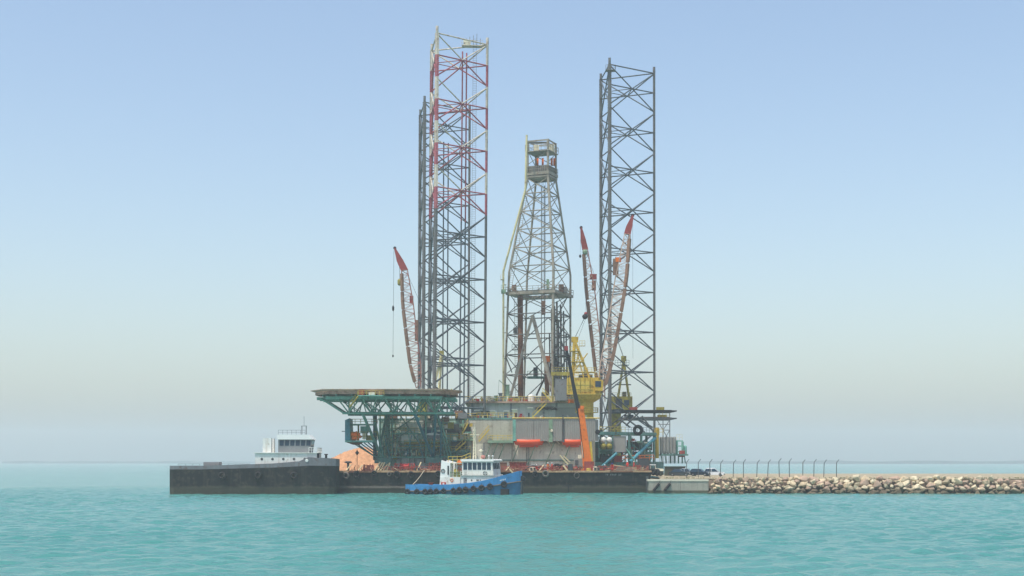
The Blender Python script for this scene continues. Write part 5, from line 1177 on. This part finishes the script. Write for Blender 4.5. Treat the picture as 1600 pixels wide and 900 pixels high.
# ================================================================== TUG
TL = 26.4
def make_tug():
    t = T('tug_boat', 'bright blue tug with white wheelhouse moored in front of the barge', 'tug')
    st = [(-13.2,2.9,2.15,.75),(-12.4,3.5,2.1,.72),(-10,3.9,2.05,.72),(-6,4.1,2.05,.78),(-2,4.1,2.2,.95),(2,4.1,2.5,1.25),(5,4.0,2.95,1.6),(8,3.6,3.65,2.05),(10.5,2.7,4.4,2.5),(12.2,1.5,4.95,2.8),(13.1,.45,5.2,2.95)]
    low, upr, inn = [], [], []
    for x, hb, zt, zr in st:
        f_ = .86 if x < 9 else .62
        low.append([V((x-.2 if x > 10 else x, -hb*f_, -1.2)), V((x, -hb*.95, -.2)), V((x, -hb, zr)), V((x, hb, zr)), V((x, hb*.95, -.2)), V((x-.2 if x > 10 else x, hb*f_, -1.2))])
        upr.append([V((x, -hb, zr)), V((x+.02, -hb*1.02, zt)), V((x+.02, -hb*1.02+.22, zt)), V((x, -hb+.25, zr+.3)), V((x, hb-.25, zr+.3)), V((x+.02, hb*1.02-.22, zt)), V((x+.02, hb*1.02, zt)), V((x, hb, zr))])
    MB().loft(low).build('lower_hull', 'tug_blue_low', t); MB().loft(upr).build('bulwark', 'tug_blue', t)
    m = MB(); 
    for s_ in (-1, 1):
        pts = [V((x, s_*(hb+.12), zr)) for x, hb, zt, zr in st]; m.path(pts, .16, 6)
    m.build('rubbing_strake', 'rubber_worn_highlit', t)
    m = MB(); 
    for s_ in (-1, 1): m.path([V((x, s_*(hb*1.02-.08), zt+.03)) for x, hb, zt, zr in st], .08, 5)
    m.build('cap_rail', 'tug_blue', t)
    MB().box((12.6,-.5,-.6), (13.3,.5,3.2)).build('bow_fender', 'dark_grey', t); MB().lathe((13.35, 0, 3.6), [(.55,-.5),(.62,0),(.55,.5)], 12, 'y').build('bow_fender', 'rubber', t)
    MB().box((9.3,-3.32,-.35), (11.0,-2.4,1.3)).build('side_pad', 'rubber', t)
    MB().prism([(x, -hb+.2, zr+.28) for x, hb, zt, zr in st] + [(x, hb-.2, zr+.28) for x, hb, zt, zr in reversed(st)], (0,0,.05)).build('deck', 'rust_deck', t)
    # aft casing with funnel
    MB().prism([(-5.2,-2.7,1.3),(-2.9,-2.7,1.3),(-2.6,-2.7,7.0),(-4.7,-2.7,7.6)], (0,2.0,0)).build('funnel_casing', 'white_clean', t)
    MB().prism([(-5.2,.7,1.3),(-2.9,.7,1.3),(-2.6,.7,7.0),(-4.7,.7,7.6)], (0,2.0,0)).build('funnel_casing', 'white_clean', t)
    MB().box((-4.6,-2.0,7.3), (-4.0,-1.5,8.3)).build('exhaust', 'black', t)
    MB().box((-5.0,-2.74,1.35), (0.1,2.74,3.9)).build('engine_casing', 'white', t)
    MB().box((-.1,-2.95,1.6), (7.7,2.95,4.3)).build('lower_house', 'white', t)
    MB().prism([(.2,-2.8,4.3),(7.45,-2.8,4.3),(7.2,-2.8,7.35),(.2,-2.8,7.35)], (0,5.6,0)).build('wheelhouse', 'white', t)
    MB().prism([(.0,-3.15,7.36),(7.6,-3.15,7.36),(7.75,-3.15,7.62),(7.4,-3.15,7.85),(0,-3.15,7.85)], (0,6.3,0)).build('wheelhouse_roof', 'white_clean', t)
    MB().box((-2.7,-2.6,6.9), (.0,2.6,7.05)).build('boat_deck_awning', 'cream', t)
    for x in (-2.5, -1.2): MB().tube((x,-2.5,3.9), (x,-2.5,6.9), .06, 5).build('awning_post', 'white', t)
    MB().rail([(-2.6,-2.6,3.9), (-.1,-2.6,3.9)], 1.1, .05, .8).build('handrail', 'green_pale', t)
    MB().box((-2.3,-1.5,3.9), (-.6,-.3,5.0)).build('tow_winch', 'olive', t); MB().lathe((-1.6,-1.7,5.3), [(.45,-.3),(.45,.3)], 10, 'y').build('tow_winch_drum', 'yellow_rail', t)
    for k in range(6): 
        x = .5+k*1.1; w_ = MB().prism([(x,-2.86,5.5),(x+.92,-2.86,5.5),(x+.9,-2.86,7.12),(x,-2.86,7.12)], (0,.04,0)).build('window', 'glass', t)
        MB().box((x-.07,-2.84,5.42), (x+.99,-2.805,7.2)).build('window_frame', 'white_clean', t, parent=w_)
    for k in range(4): MB().prism([(7.36,-2.3+k*1.2,5.7),(7.36,-1.4+k*1.2,5.7),(7.24,-1.4+k*1.2,7.0),(7.24,-2.3+k*1.2,7.0)], (.05,0,0)).build('window', 'glass', t)
    for k in range(3): MB().lathe((1.2+k*1.3,-2.96,3.2), [(.16,-.05),(.2,0),(.16,.02)], 10, 'y').build('porthole', 'dark_grey', t)
    for x, z, r_, y in ((5.6,4.75,.42,-2.84), (-4.3,5.2,.42,-2.74)):
        MB().torus((x,y,z), (0,1,0), r_, .09, 20, 6).build('ring_emblem', 'dark_grey', t); MB().prism([(x-.2,y-.02,z-.15),(x+.2,y-.02,z-.15),(x+.12,y-.02,z+.1),(x,y-.02,z+.22),(x-.15,y-.02,z+.06)], (0,.015,0)).build('emblem_mark', 'grey', t)
    MB().box((-4.7,-2.85,1.9), (-3.6,-2.75,2.75)).build('fire_box', 'red', t); MB().box((-4.35,-2.9,2.1), (-3.95,-2.851,2.6)).build('fire_mark', 'white', t)
    MB().box((-.15,-2.99,1.7), (-.02,-2.76,3.85)).build('door_edge', 'grey', t)
    for k, (x, z) in enumerate(((3.6,3.0),(4.0,3.0),(4.4,3.0))): MB().box((x,-2.965,z), (x+.25,-2.952,z+.42)).build('name_mark', 'grey', t)
    m = MB()
    for k in range(4): x = 9.2+k*.33; m.beam((x,-3.38+k*.135,3.05+.07*k), (x+.14,-3.32+k*.135,3.35+.07*k), .04, .14)
    m.build('bow_name_mark', 'white_clean', t)
    MB().box((.6,-2.985,1.75), (1.35,-2.952,3.75)).build('door', 'grey', t); MB().box((.62,-2.82,4.35), (1.3,-2.801,6.3)).build('door', 'house_grey', t)
    MB().rail([(-.05,-3.2,4.3), (7.6,-3.2,4.3)], .9, .04, .9).build('side_rail', 'white', t); MB().box((-.05,-3.25,4.2), (7.6,-2.8,4.3)).build('side_deck', 'house_grey', t)
    MB().beam((-3.0,-2.8,4.4), (-3.0,-2.8,6.4), .5, .06).build('casing_louvre', 'dark_grey', t); MB().torus((-2.2,-2.8,3.2), (0,1,0), .3, .08, 14, 6).build('life_ring', 'orange', t)
    for x in (-11.5,-9,-7): MB().lathe((x,-2.9,1.1), [(.16,0),(.16,.8),(.28,.85),(.28,1.0)], 8).build('bitt', 'black', t)
    MB().lathe((-8.2,0,1.1), [(.9,0),(.9,.3),(.5,.4),(.5,1.4),(.8,1.5)], 12).build('towing_bitt', 'rust_red', t)
    mm = MB(); mx = 2.2
    for s_ in (-.28, .28): mm.tube((mx+s_,-.28,7.8), (mx+s_*.5,-.14,14.6), .085, 5); mm.tube((mx+s_,.28,7.8), (mx+s_*.5,.14,14.6), .085, 5)
    for k in range(10): z = 8.2+k*.65; mm.tube((mx-.28,-.28,z), (mx+.26,-.26,z+.6), .05, 4)
    mm.beam((mx-1.1,0,13.3), (mx+1.1,0,13.3), .14, .14); mm.tube((mx,0,14.6), (mx,0,15.8), .05, 5); mm.build('mast', 'cream', t)
    MB().lathe((3.9,-.6,7.85), [(.1,0),(.1,1.7),(.5,1.8),(.5,2.05),(.1,2.2)], 10).build('radar_post', 'cream', t)
    MB().lathe((4.6,-1.2,7.85), [(.12,0),(.5,.3),(.6,.55),(.35,.9)], 10).build('life_ring_canister', 'crane_pink', t); MB().lathe((-.4,-1.6,7.05), [(.5,-.9),(.55,0),(.5,.9)], 10, 'x').build('life_raft', 'orange', t)
    for x in (6.2, 7.1): MB().lathe((x,-2.0,7.85), [(.06,0),(.06,.6),(.2,.65),(.18,.9)], 8).build('search_light', 'white_clean', t)
    MB().rail([(-3.2,-2.4,7.05), (.0,-2.4,7.05), (2.0,-2.4,7.85)], 1.4, .06, 1.1).build('roof_rail', 'yellow_rail', t)
    MB().rail([(8.0,-2.6,3.3), (9.4,-2.0,3.6)], .9, .05, .7).build('handrail', 'white', t)
    return t, st
ORD = 'first second third fourth fifth sixth seventh eighth ninth tenth eleventh twelfth thirteenth fourteenth'.split()
tug, tst = make_tug()
TA = R(-17); tloc = V((X(727, 319.5), 319.5, 0)); tug.place(tloc, TA)
tm_ = Matrix.Translation(tloc) @ Matrix.Rotation(TA, 4, 'Z')
def tug_zr(x):
    for a, b in zip(tst[:-1], tst[1:]):
        if x <= b[0]: u = (x-a[0])/(b[0]-a[0]); return a[1]+(b[1]-a[1])*u, a[3]+(b[3]-a[3])*u
    return tst[-1][1], tst[-1][3]
for i, px in enumerate((640, 657, 671, 680, 690, 702, 718, 728, 738, 751, 764, 777, 798)):
    x = (px-727)/7.03; hb, zr = tug_zr(x); big = .5 if i > 6 else .42
    c_ = tm_ @ V((x, -hb-.42, zr-.1)); ax = tm_.to_3x3() @ V((random.uniform(-.15,.15) - (.3 if x > 9 else 0), 1, 0))
    m = MB().torus((0,0,0), ax, big, .23, 18, 8, 1.1).tube((0,.2,big), (0,.35,big+.6), .03, 4)
    o = one('tyre_fender', MB().add([V(v)+c_ for v in m.v], m.f), 'rubber', ORD[i]+' tyre from the stern in the row along the tug hull', 'tyre', 'tyres along the tug', smooth=True)
pts = [P(663, 734, 329.7)]; e_ = tm_ @ V((-11.5, -2.5, 2.2)); e_ = P(645, 757, 324.5)
m = MB(); m.path([P(663, 734.5, 329.6).lerp(e_, k/6)+V((0,0,-.25*math.sin(math.pi*k/6))) for k in range(7)], .07, 5); one('mooring_rope', m, 'rope', 'pale mooring rope from the barge edge down to the tug stern', 'rope')

# ================================================================== SUPPLY SHIP AT LEFT
def ship():
    t = T('work_ship', 'black-hulled ship with grey bulwark and white wheelhouse at far left', 'ship')
    st = [(0,4.2,6.35,7.9),(-1.5,4.9,6.4,8.05),(-6,5.4,6.45,8.3),(-8,5.4,6.3,7.4),(-14,5.4,6.0,6.9),(-30,5.4,5.6,6.4),(-36,5.2,5.6,6.4),(-37,4.6,5.6,6.4)]
    lo, bu = [], []
    for x, hb, zd, zt in st:
        lo.append([V((x-(1.0 if x > -2 else 0), -hb*.92, -1.5)), V((x, -hb, 1.5)), V((x, -hb, zd)), V((x, hb, zd)), V((x, hb, 1.5)), V((x-(1.0 if x > -2 else 0), hb*.92, -1.5))])
        bu.append([V((x+.02, -hb-.03, zd-.02)), V((x+.02, -hb-.03, zt)), V((x+.02, -hb+.2, zt)), V((x+.02, -hb+.2, zd-.02))])
    MB().loft(lo).build('hull', 'black_hull', t); MB().loft(bu).build('bulwark', 'grey_bulwark', t)
    MB().loft([[V((p.x, -p.y, p.z)) for p in r_] for r_ in bu]).build('bulwark', 'grey_bulwark', t)
    MB().box((-.2,-4.2,6.3), (.05,4.2,7.9)).build('bulwark', 'grey_bulwark', t)
    MB().prism([(x, -hb+.25, zd) for x, hb, zd, zt in st] + [(x, hb-.25, zd) for x, hb, zd, zt in reversed(st)], (0,0,.03)).build('deck', 'rust_deck', t)
    MB().box((-18,-4.3,6.2), (-4.2,4.3,9.2)).build('deck_house', 'white', t); MB().box((-18.3,-4.6,9.2), (-4.0,4.6,9.35)).build('boat_deck', 'white', t)
    MB().prism([(-13,-3.2,9.35),(-6.0,-3.2,9.35),(-5.5,-3.2,12.3),(-13,-3.2,12.3)], (0,6.4,0)).build('wheelhouse', 'grey', t)
    MB().prism([(-13.2,-3.5,12.3),(-5.2,-3.5,12.3),(-6.2,-3.5,13.4),(-13.2,-3.5,13.4)], (0,7,0)).build('wheelhouse_roof', 'white_clean', t)
    for k in range(6): x = -12.7+k*1.2; MB().prism([(x,-3.25,10.9),(x+.9,-3.25,10.9),(x+.98,-3.25,12.1),(x+.08,-3.25,12.1)], (0,.045,0)).build('window', 'glass', t)
    for k in range(4): MB().prism([(-5.72,-2.7+k*1.4,10.9),(-5.72,-1.7+k*1.4,10.9),(-5.5,-1.7+k*1.4,12.1),(-5.5,-2.7+k*1.4,12.1)], (.05,0,0)).build('window', 'glass', t)
    for k in range(5): MB().lathe((-16.5+k*2.4,-4.32,7.9), [(.25,-.05),(.3,0),(.25,.02)], 10, 'y').build('porthole', 'dark_grey', t)
    MB().rail([(-6,-4.4,9.35), (-4.1,-4.4,9.35), (-4.1,4.4,9.35)], 1.1, .05, .7).build('handrail', 'white', t); MB().rail([(-13,-3,13.4), (-7,-3,13.4)], 1.0, .04, 1).build('handrail', 'grey', t)
    m = MB()
    for dx, dy in ((-.5,-.5),(.5,-.5),(-.5,.5),(.5,.5)): m.tube((-7.6+dx,dy,13.4), (-7.6+dx,dy,15.4), .06, 5)
    m.box((-8.2,-.6,15.35), (-7.0,.6,15.45)); m.tube((-7.6,0,15.4), (-7.6,0,17.6), .05, 5); m.build('mast', 'grey', t)
    MB().box((-16.5,-3.0,9.35), (-14.6,-1.4,12.6)).build('funnel', 'white', t); MB().box((-16.5,1.4,9.35), (-14.6,3.0,12.6)).build('funnel', 'white', t)
    for x in (-4.0, -2.2): MB().lathe((x,-3.6,8.2 if x < -3 else 8.05), [(.26,-1.6),(.26,.75),(.42,.8),(.42,1.0)], 10).build('bollard', 'black', t)
    MB().lathe((-6.3,-5.5,7.55), [(.3,-.08),(.36,0),(.3,.05)], 12, 'y').build('fairlead', 'white', t)
    MB().rail([(-35,-5.1,5.7), (-19,-5.1,5.7)], 1.1, .05, 1.6).build('handrail', 'grey', t)
    MB().box((-30,-2,5.6), (-26.5,1.5,7.2)).build('cargo_hatch', 'grey', t)
    return t
ship().place((X(527, 324), 324.6, 0), R(1))
for i in range(3):
    x = X(527, 324)-9-i*8; tyre('tyre_fender', (x, 324.6-5.4-.6-.14*(9+i*8)/9, 4.2), (.1,1,0), .6, .26, 'rubber', ('tyre on the ship side below the wheelhouse', 'tyre on the ship side amidships', 'tyre on the ship side near its stern')[i], 'tyres on the ship side')

# ================================================================== VEHICLES AND FENCE ON THE QUAY
def car(label, L, W_, Hh, mat, loc, rz, kind='suv', roof=None):
    t = T('parked_car', label, 'car', group='cars parked on the quay'); hw_ = W_/2; gl = .24; wr = .34 if kind == 'suv' else .31; hz_ = Hh*.56
    prof = [(-L/2, gl+.1), (-L/2+.05, hz_*.95), (-L/2+.25, hz_), (L*.2, hz_), (L/2-.25, hz_*.86), (L/2-.02, hz_*.66), (L/2, gl+.1), (L/2-.15, gl), (-L/2+.15, gl)]
    def ring(y, k, zc=0): return [V((x*k, y, z)) for x, z in prof]
    MB().loft([ring(-hw_+.06, .985), ring(-hw_, 1), ring(hw_, 1), ring(hw_-.06, .985)]).build('body', mat, t)
    c0, c1_, r0, r1 = (-L*.47, L*.24, -L*.39, L*.04) if kind == 'suv' else (-L*.4, L*.2, -L*.26, L*.05)
    zr = Hh-.07
    MB().loft([[V((c0, -hw_+.08, hz_)), V((c1_, -hw_+.08, hz_)), V((c1_, hw_-.08, hz_)), V((c0, hw_-.08, hz_))], [V((r0, -hw_+.24, zr)), V((r1, -hw_+.24, zr)), V((r1, hw_-.24, zr)), V((r0, hw_-.24, zr))]]).build('windows', 'glass', t)
    MB().loft([[V((r0-.03, -hw_+.2, zr-.04)), V((r1+.03, -hw_+.2, zr-.04)), V((r1+.03, hw_-.2, zr-.04)), V((r0-.03, hw_-.2, zr-.04))], [V((r0+.1, -hw_+.34, Hh)), V((r1-.1, -hw_+.34, Hh)), V((r1-.1, hw_-.34, Hh)), V((r0+.1, hw_-.34, Hh))]]).build('roof', roof or mat, t)
    for s_ in (-1, 1):
        for xb, xt in ((c0, r0), (c1_, r1), (L*-.12, L*-.12)): MB().beam((xb, s_*(hw_-.075), hz_-.01), (xt, s_*(hw_-.235), zr), .09, .07).build('pillar', mat, t)
        for x in (-L*.31, L*.32):
            w_ = MB().lathe((x, s_*(hw_-.1), wr), [(wr*.7,-.12),(wr,-.1),(wr,.1),(wr*.7,.12)], 16, 'y').build('wheel', 'rubber', t); MB().lathe((x, s_*(hw_-.09), wr), [(wr*.55,-.13),(wr*.62,0),(wr*.55,.13)], 12, 'y').build('rim', 'rim', t, parent=w_)
        MB().box((L/2-.12, s_*hw_*.5, hz_*.68), (L/2+.01, s_*(hw_-.08), hz_*.8)).build('headlight', 'white_clean', t); MB().box((-L/2-.01, s_*hw_*.55, hz_*.72), (-L/2+.1, s_*(hw_-.06), hz_*.9)).build('tail_light', 'red', t)
    MB().box((L/2-.1, -hw_*.9, gl+.05), (L/2+.05, hw_*.9, gl+.25)).build('bumper', 'dark_grey', t)
    return t.place(loc, rz)
GZ = 3.9
car('dark grey hatchback parked beside the old truck on the quay', 5.0, 1.85, 1.7, 'car_grey', (X(1062, 336), 336.6, GZ), R(-14), 'sedan')
car('silver car showing its roof behind the dark grey hatchback', 4.5, 1.8, 1.75, 'car_silver', (X(1074, 341), 341.2, GZ+.05), R(-20), 'sedan')
car('dark blue car between the silver car and the white one', 4.7, 1.85, 1.7, 'car_dark', (X(1094, 338), 338.5, GZ), R(-25), 'suv')
car('white off-road car parked at the right beyond the dark blue one', 4.8, 1.9, 1.85, 'car_white', (X(1117, 339), 340.2, GZ), R(-16), 'suv')
def truck():
    t = T('old_truck', 'old dark truck with cream bonnet and white canvas cab roof', 'truck')
    for x in (-1.4, 1.5):
        for s_ in (-1, 1):
            w_ = MB().lathe((x, s_*.82, .5), [(.36,-.16),(.5,-.12),(.5,.12),(.36,.16)], 16, 'y').build('wheel', 'rubber', t); MB().lathe((x, s_*.83, .5), [(.2,-.18),(.3,0),(.2,.18)], 10, 'y').build('rim', 'truck_dark', t, parent=w_)
    MB().box((-2.2,-.8,.45), (2.1,.8,1.2)).build('chassis', 'truck_dark', t); MB().box((-2.3,-.9,1.2), (-.5,.9,1.75)).build('load_bed', 'truck_dark', t)
    MB().loft([[V((.35,-.82,1.2)),V((2.15,-.7,1.15)),V((2.15,.7,1.15)),V((.35,.82,1.2))],[V((.35,-.78,1.85)),V((2.1,-.62,1.7)),V((2.1,.62,1.7)),V((.35,.78,1.85))]]).build('bonnet', 'cream', t)
    MB().box((-.9,-.85,1.2), (.35,.85,1.75)).build('cab', 'truck_dark', t)
    for x in (-.85, .3):
        for s_ in (-1, 1): MB().beam((x, s_*.8, 1.75), (x-.05, s_*.78, 2.6), .08, .08).build('cab_post', 'cream', t)
    MB().prism([(-1.1,-.88,2.55),(.45,-.88,2.55),(.35,-.88,2.75),(-1.0,-.88,2.78)], (0,1.76,0)).build('cab_roof', 'white', t); MB().prism([(.31,-.7,1.8),(.31,.7,1.8),(.26,.7,2.5),(.26,-.7,2.5)], (.03,0,0)).build('windscreen', 'glass', t)
    for s_ in (-1, 1): MB().lathe((2.16, s_*.5, 1.4), [(.13,-.05),(.15,0),(.1,.05)], 10, 'x').build('headlight', 'cream', t); MB().box((1.0, s_*.7, 1.0), (2.1, s_*.98, 1.12)).build('mudguard', 'truck_dark', t)
    MB().box((2.1,-.85,.55), (2.25,.85,.8)).build('bumper', 'dark_grey', t)
    return t.place((X(1022, 336), 335.6, GZ+.02), R(-8))
truck()
one('quay_hut', MB().box((X(1040, 346), 346, GZ-.2), (X(1071, 346), 349, Z(729.5, 346))).box((X(1039.5, 346), 345.8, Z(729.5, 346)), (X(1071.5, 346), 349.2, Z(728.6, 346))), 'hut_olive', 'low olive hut behind the parked cars', 'hut')
for k in range(14):
    px = 1073+k*18+(random.uniform(-2, 2) if k > 2 else 0); y = 331.5; x = X(px, y); ln = random.uniform(-.05, .05) if k < 3 else random.uniform(-.22, .22); zt_ = Z(722.5+(random.uniform(-1.5, 1.5) if k > 2 else 0), y); m = MB().tube((x, y, 3.4), (x+ln, y, zt_), .085, 6).tube((x+ln, y, zt_), (x+ln+.55, y-.1, zt_+.74), .075, 6)
    one('fence_post', m, 'dark_grey', 'thin fence post with bent top, %s to the right of the rig' % ORD[k], 'fence post', 'fence posts on the quay')

# ================================================================== PEOPLE
def person(label, mat, helmet, loc, rz, pose='stand', vest=None):
    bm = bmesh.new(); vs, es, rad = [], [], []
    hipz = .92 if pose == 'stand' else (.5 if pose == 'crouch' else .78)
    def v(p, r_): vs.append(p); rad.append(r_*1.22 if p[2] < hipz+.55 else r_); return len(vs)-1
    hipz = .92 if pose == 'stand' else (.5 if pose == 'crouch' else .78)
    lean = {'stand': .0, 'crouch': .25, 'bend': .45}[pose]
    pel = v((0,0,hipz), .15); wa = v((lean*.3,0,hipz+.22), .14); ch = v((lean*.75,0,hipz+.46), .165); nk = v((lean,0,hipz+.6), .075); hd_ = v((lean*1.15+.01,0,hipz+.72), .1); tp = v((lean*1.2+.01,0,hipz+.83), .07)
    es += [(pel,wa),(wa,ch),(ch,nk),(nk,hd_),(hd_,tp)]; hands = []
    for s_ in (-1, 1):
        kn = (.06*s_ if pose == 'stand' else .38, .13*s_, hipz*.53 if pose != 'crouch' else .46); an = (-.02*s_ if pose == 'stand' else .05, .13*s_, .09)
        a = v((0,.1*s_,hipz-.06), .12); b = v(kn, .085); c_ = v(an, .06); d = v((an[0]+.16, an[1], .045), .045); es += [(pel,a),(a,b),(b,c_),(c_,d)]
        sh = v((lean*.8,.2*s_,hipz+.49), .075); el = v((lean*.8+(.06 if pose == 'stand' else .2),.27*s_,hipz+.22), .055); wr_ = v((lean*.8+(.2 if pose == 'stand' else .38),.25*s_,hipz+(.04 if pose == 'stand' else .1)), .04); es += [(ch,sh),(sh,el),(el,wr_)]
        pm = v((vs[wr_][0]+.05, .25*s_, vs[wr_][2]-.06), .038); es.append((wr_, pm)); hands.append((vs[pm], s_))
    me = bpy.data.meshes.new('body'); me.from_pydata(vs, es, []); tmp = bpy.data.objects.new('body_tmp', me); COL.objects.link(tmp)
    sk_ = tmp.modifiers.new('s', 'SKIN'); sb = tmp.modifiers.new('d', 'SUBSURF'); sb.levels = 1
    for i, sv in enumerate(me.skin_vertices[0].data): sv.radius = (rad[i], rad[i]); sv.use_root = (i == 0)
    dg = bpy.context.evaluated_depsgraph_get(); em = bpy.data.meshes.new_from_object(tmp.evaluated_get(dg)); bpy.data.objects.remove(tmp)
    b_ = bmesh.new(); b_.from_mesh(em)
    for pmv, s_ in hands:                      # four fingers and a thumb on each hand, slightly curled
        for k in range(5):
            o_ = V(pmv) + (V((.0, (k-1.5)*.019, -.02)) if k < 4 else V((.02, -s_*.03, .0)))
            e = o_ + (V((.035, 0, -.06-.008*(1-abs(k-1.5)))) if k < 4 else V((.045, -s_*.03, -.02)))
            f_ = MB().tube(o_, e, .009, 5, .007).tube(e, e+V((-.004,0,-.028)), .008, 5, .005); ofs = [b_.verts.new(q_) for q_ in f_.v]
            for fc in f_.f:
                try: b_.faces.new([ofs[i] for i in fc])
                except ValueError: pass
    b_.to_mesh(em); b_.free(); em.materials.append(MATS[mat]); em.materials.append(MATS['skin']); em.materials.append(MATS['black'])
    for p in em.polygons:
        c_ = p.center
        if c_.z > hipz+.6 or any((c_-V(h[0])).length < .1 for h in hands): p.material_index = 1
        elif c_.z < .1: p.material_index = 2
        p.use_smooth = True
    t = T('person', label, 'person', group='workers on the barge'); em.name = 'body'
    o = bpy.data.objects.new('body', em); COL.objects.link(o); o.parent = t.o
    hx, hz_ = lean*1.15+.01, hipz+.75
    MB().lathe((hx, 0, hz_+.03), [(.15,0),(.135,.02),(.125,.08),(.07,.14),(.02,.15)], 12).build('helmet', helmet, t, smooth=True)
    for s_ in (-1, 1): MB().blob((hx+.1, s_*.035, hz_-.0), .014, 6, 4).build('eye', 'black', t); MB().blob((hx, s_*.1, hz_-.02), (.02,.012,.03), 6, 4).build('ear', 'skin', t)
    MB().loft([[V((hx+.095,-.012,hz_-.01)),V((hx+.095,.012,hz_-.01)),V((hx+.095,0,hz_+.01))],[V((hx+.125,-.015,hz_-.05)),V((hx+.125,.015,hz_-.05)),V((hx+.11,0,hz_-.02))]]).build('nose', 'skin', t); MB().box((hx+.088,-.03,hz_-.085), (hx+.1,.03,hz_-.075)).build('mouth', 'crane_red', t); MB().blob((hx-.03,0,hz_-.01), (.1,.1,.07), 8, 5).build('hair', 'hair', t)
    t.o.scale = (1.06,)*3
    if vest: MB().lathe((lean*.5, 0, hipz+.1), [(.19,0),(.2,.2),(.19,.24)], 10).build('vest_band', vest, t)
    return t.place(loc, rz)
person('seated-looking worker in pale red crouching beside the bent hose', 'coverall_red', 'helmet_white', (X(839.5, 332.5), 332.5, BZ), R(-120), 'crouch')
person('worker in orange-red coveralls standing left in the pair at mid barge', 'coverall_orange', 'helmet_white', (X(856, 333), 333, BZ), R(-60), 'stand', 'yellow_rail')
person('worker in red coveralls with arms forward, right of the pair at mid barge', 'coverall_red', 'helmet_white', (X(862.5, 333.6), 333.6, BZ), R(200), 'stand')
person('worker in red wearing a blue helmet, crouching by the timber stack', 'coverall_red', 'helmet_blue', (X(957, 331.6), 331.6, BZ), R(-100), 'bend')
person('worker in navy crouching left of the blue-helmeted one', 'coverall_navy', 'helmet_white', (X(943, 332), 332, BZ), R(-20), 'crouch')
person('worker in red with white helmet standing at right, left of the last two', 'coverall_red', 'helmet_white', (X(980.5, 336), 336, BZ+.35), R(-80), 'stand')
person('worker in red with white helmet bending, rightmost on the barge', 'coverall_red', 'helmet_white', (X(990.5, 335.4), 335.4, BZ+.35), R(-30), 'stand', 'crane_pink')
one('plank_walk', MB().box((X(974, 335), 334.2, BZ+.2), (X(998, 335), 337, BZ+.35)).box((X(976, 335), 334.4, BZ), (X(977, 335), 336.8, BZ+.2)).box((X(995, 335), 334.4, BZ), (X(996, 335), 336.8, BZ+.2)), 'timber_grey', 'low plank walkway under the two right-hand workers', 'walkway')

# ================================================================== HAZE
def haze(density=0.00027, top=135.0, B=6100.0):
    m = MB(); m.box((-B, -B, -2.0), (B, B, top)); o = m.build('haze', None)
    mt = bpy.data.materials.new('haze_air'); mt.use_nodes = True; n, l = mt.node_tree.nodes, mt.node_tree.links; n.clear()
    ou = n.new('ShaderNodeOutputMaterial'); pv = n.new('ShaderNodeVolumePrincipled')
    pv.inputs['Color'].default_value = (0.975, 0.955, 0.965, 1); pv.inputs['Density'].default_value = density; pv.inputs['Anisotropy'].default_value = 0.2
    l.new(pv.outputs[0], ou.inputs['Volume']); o.data.materials.append(mt)
    o['kind'] = 'stuff'; o['label'] = 'pale sea haze filling the air'; o['category'] = 'haze'
haze()
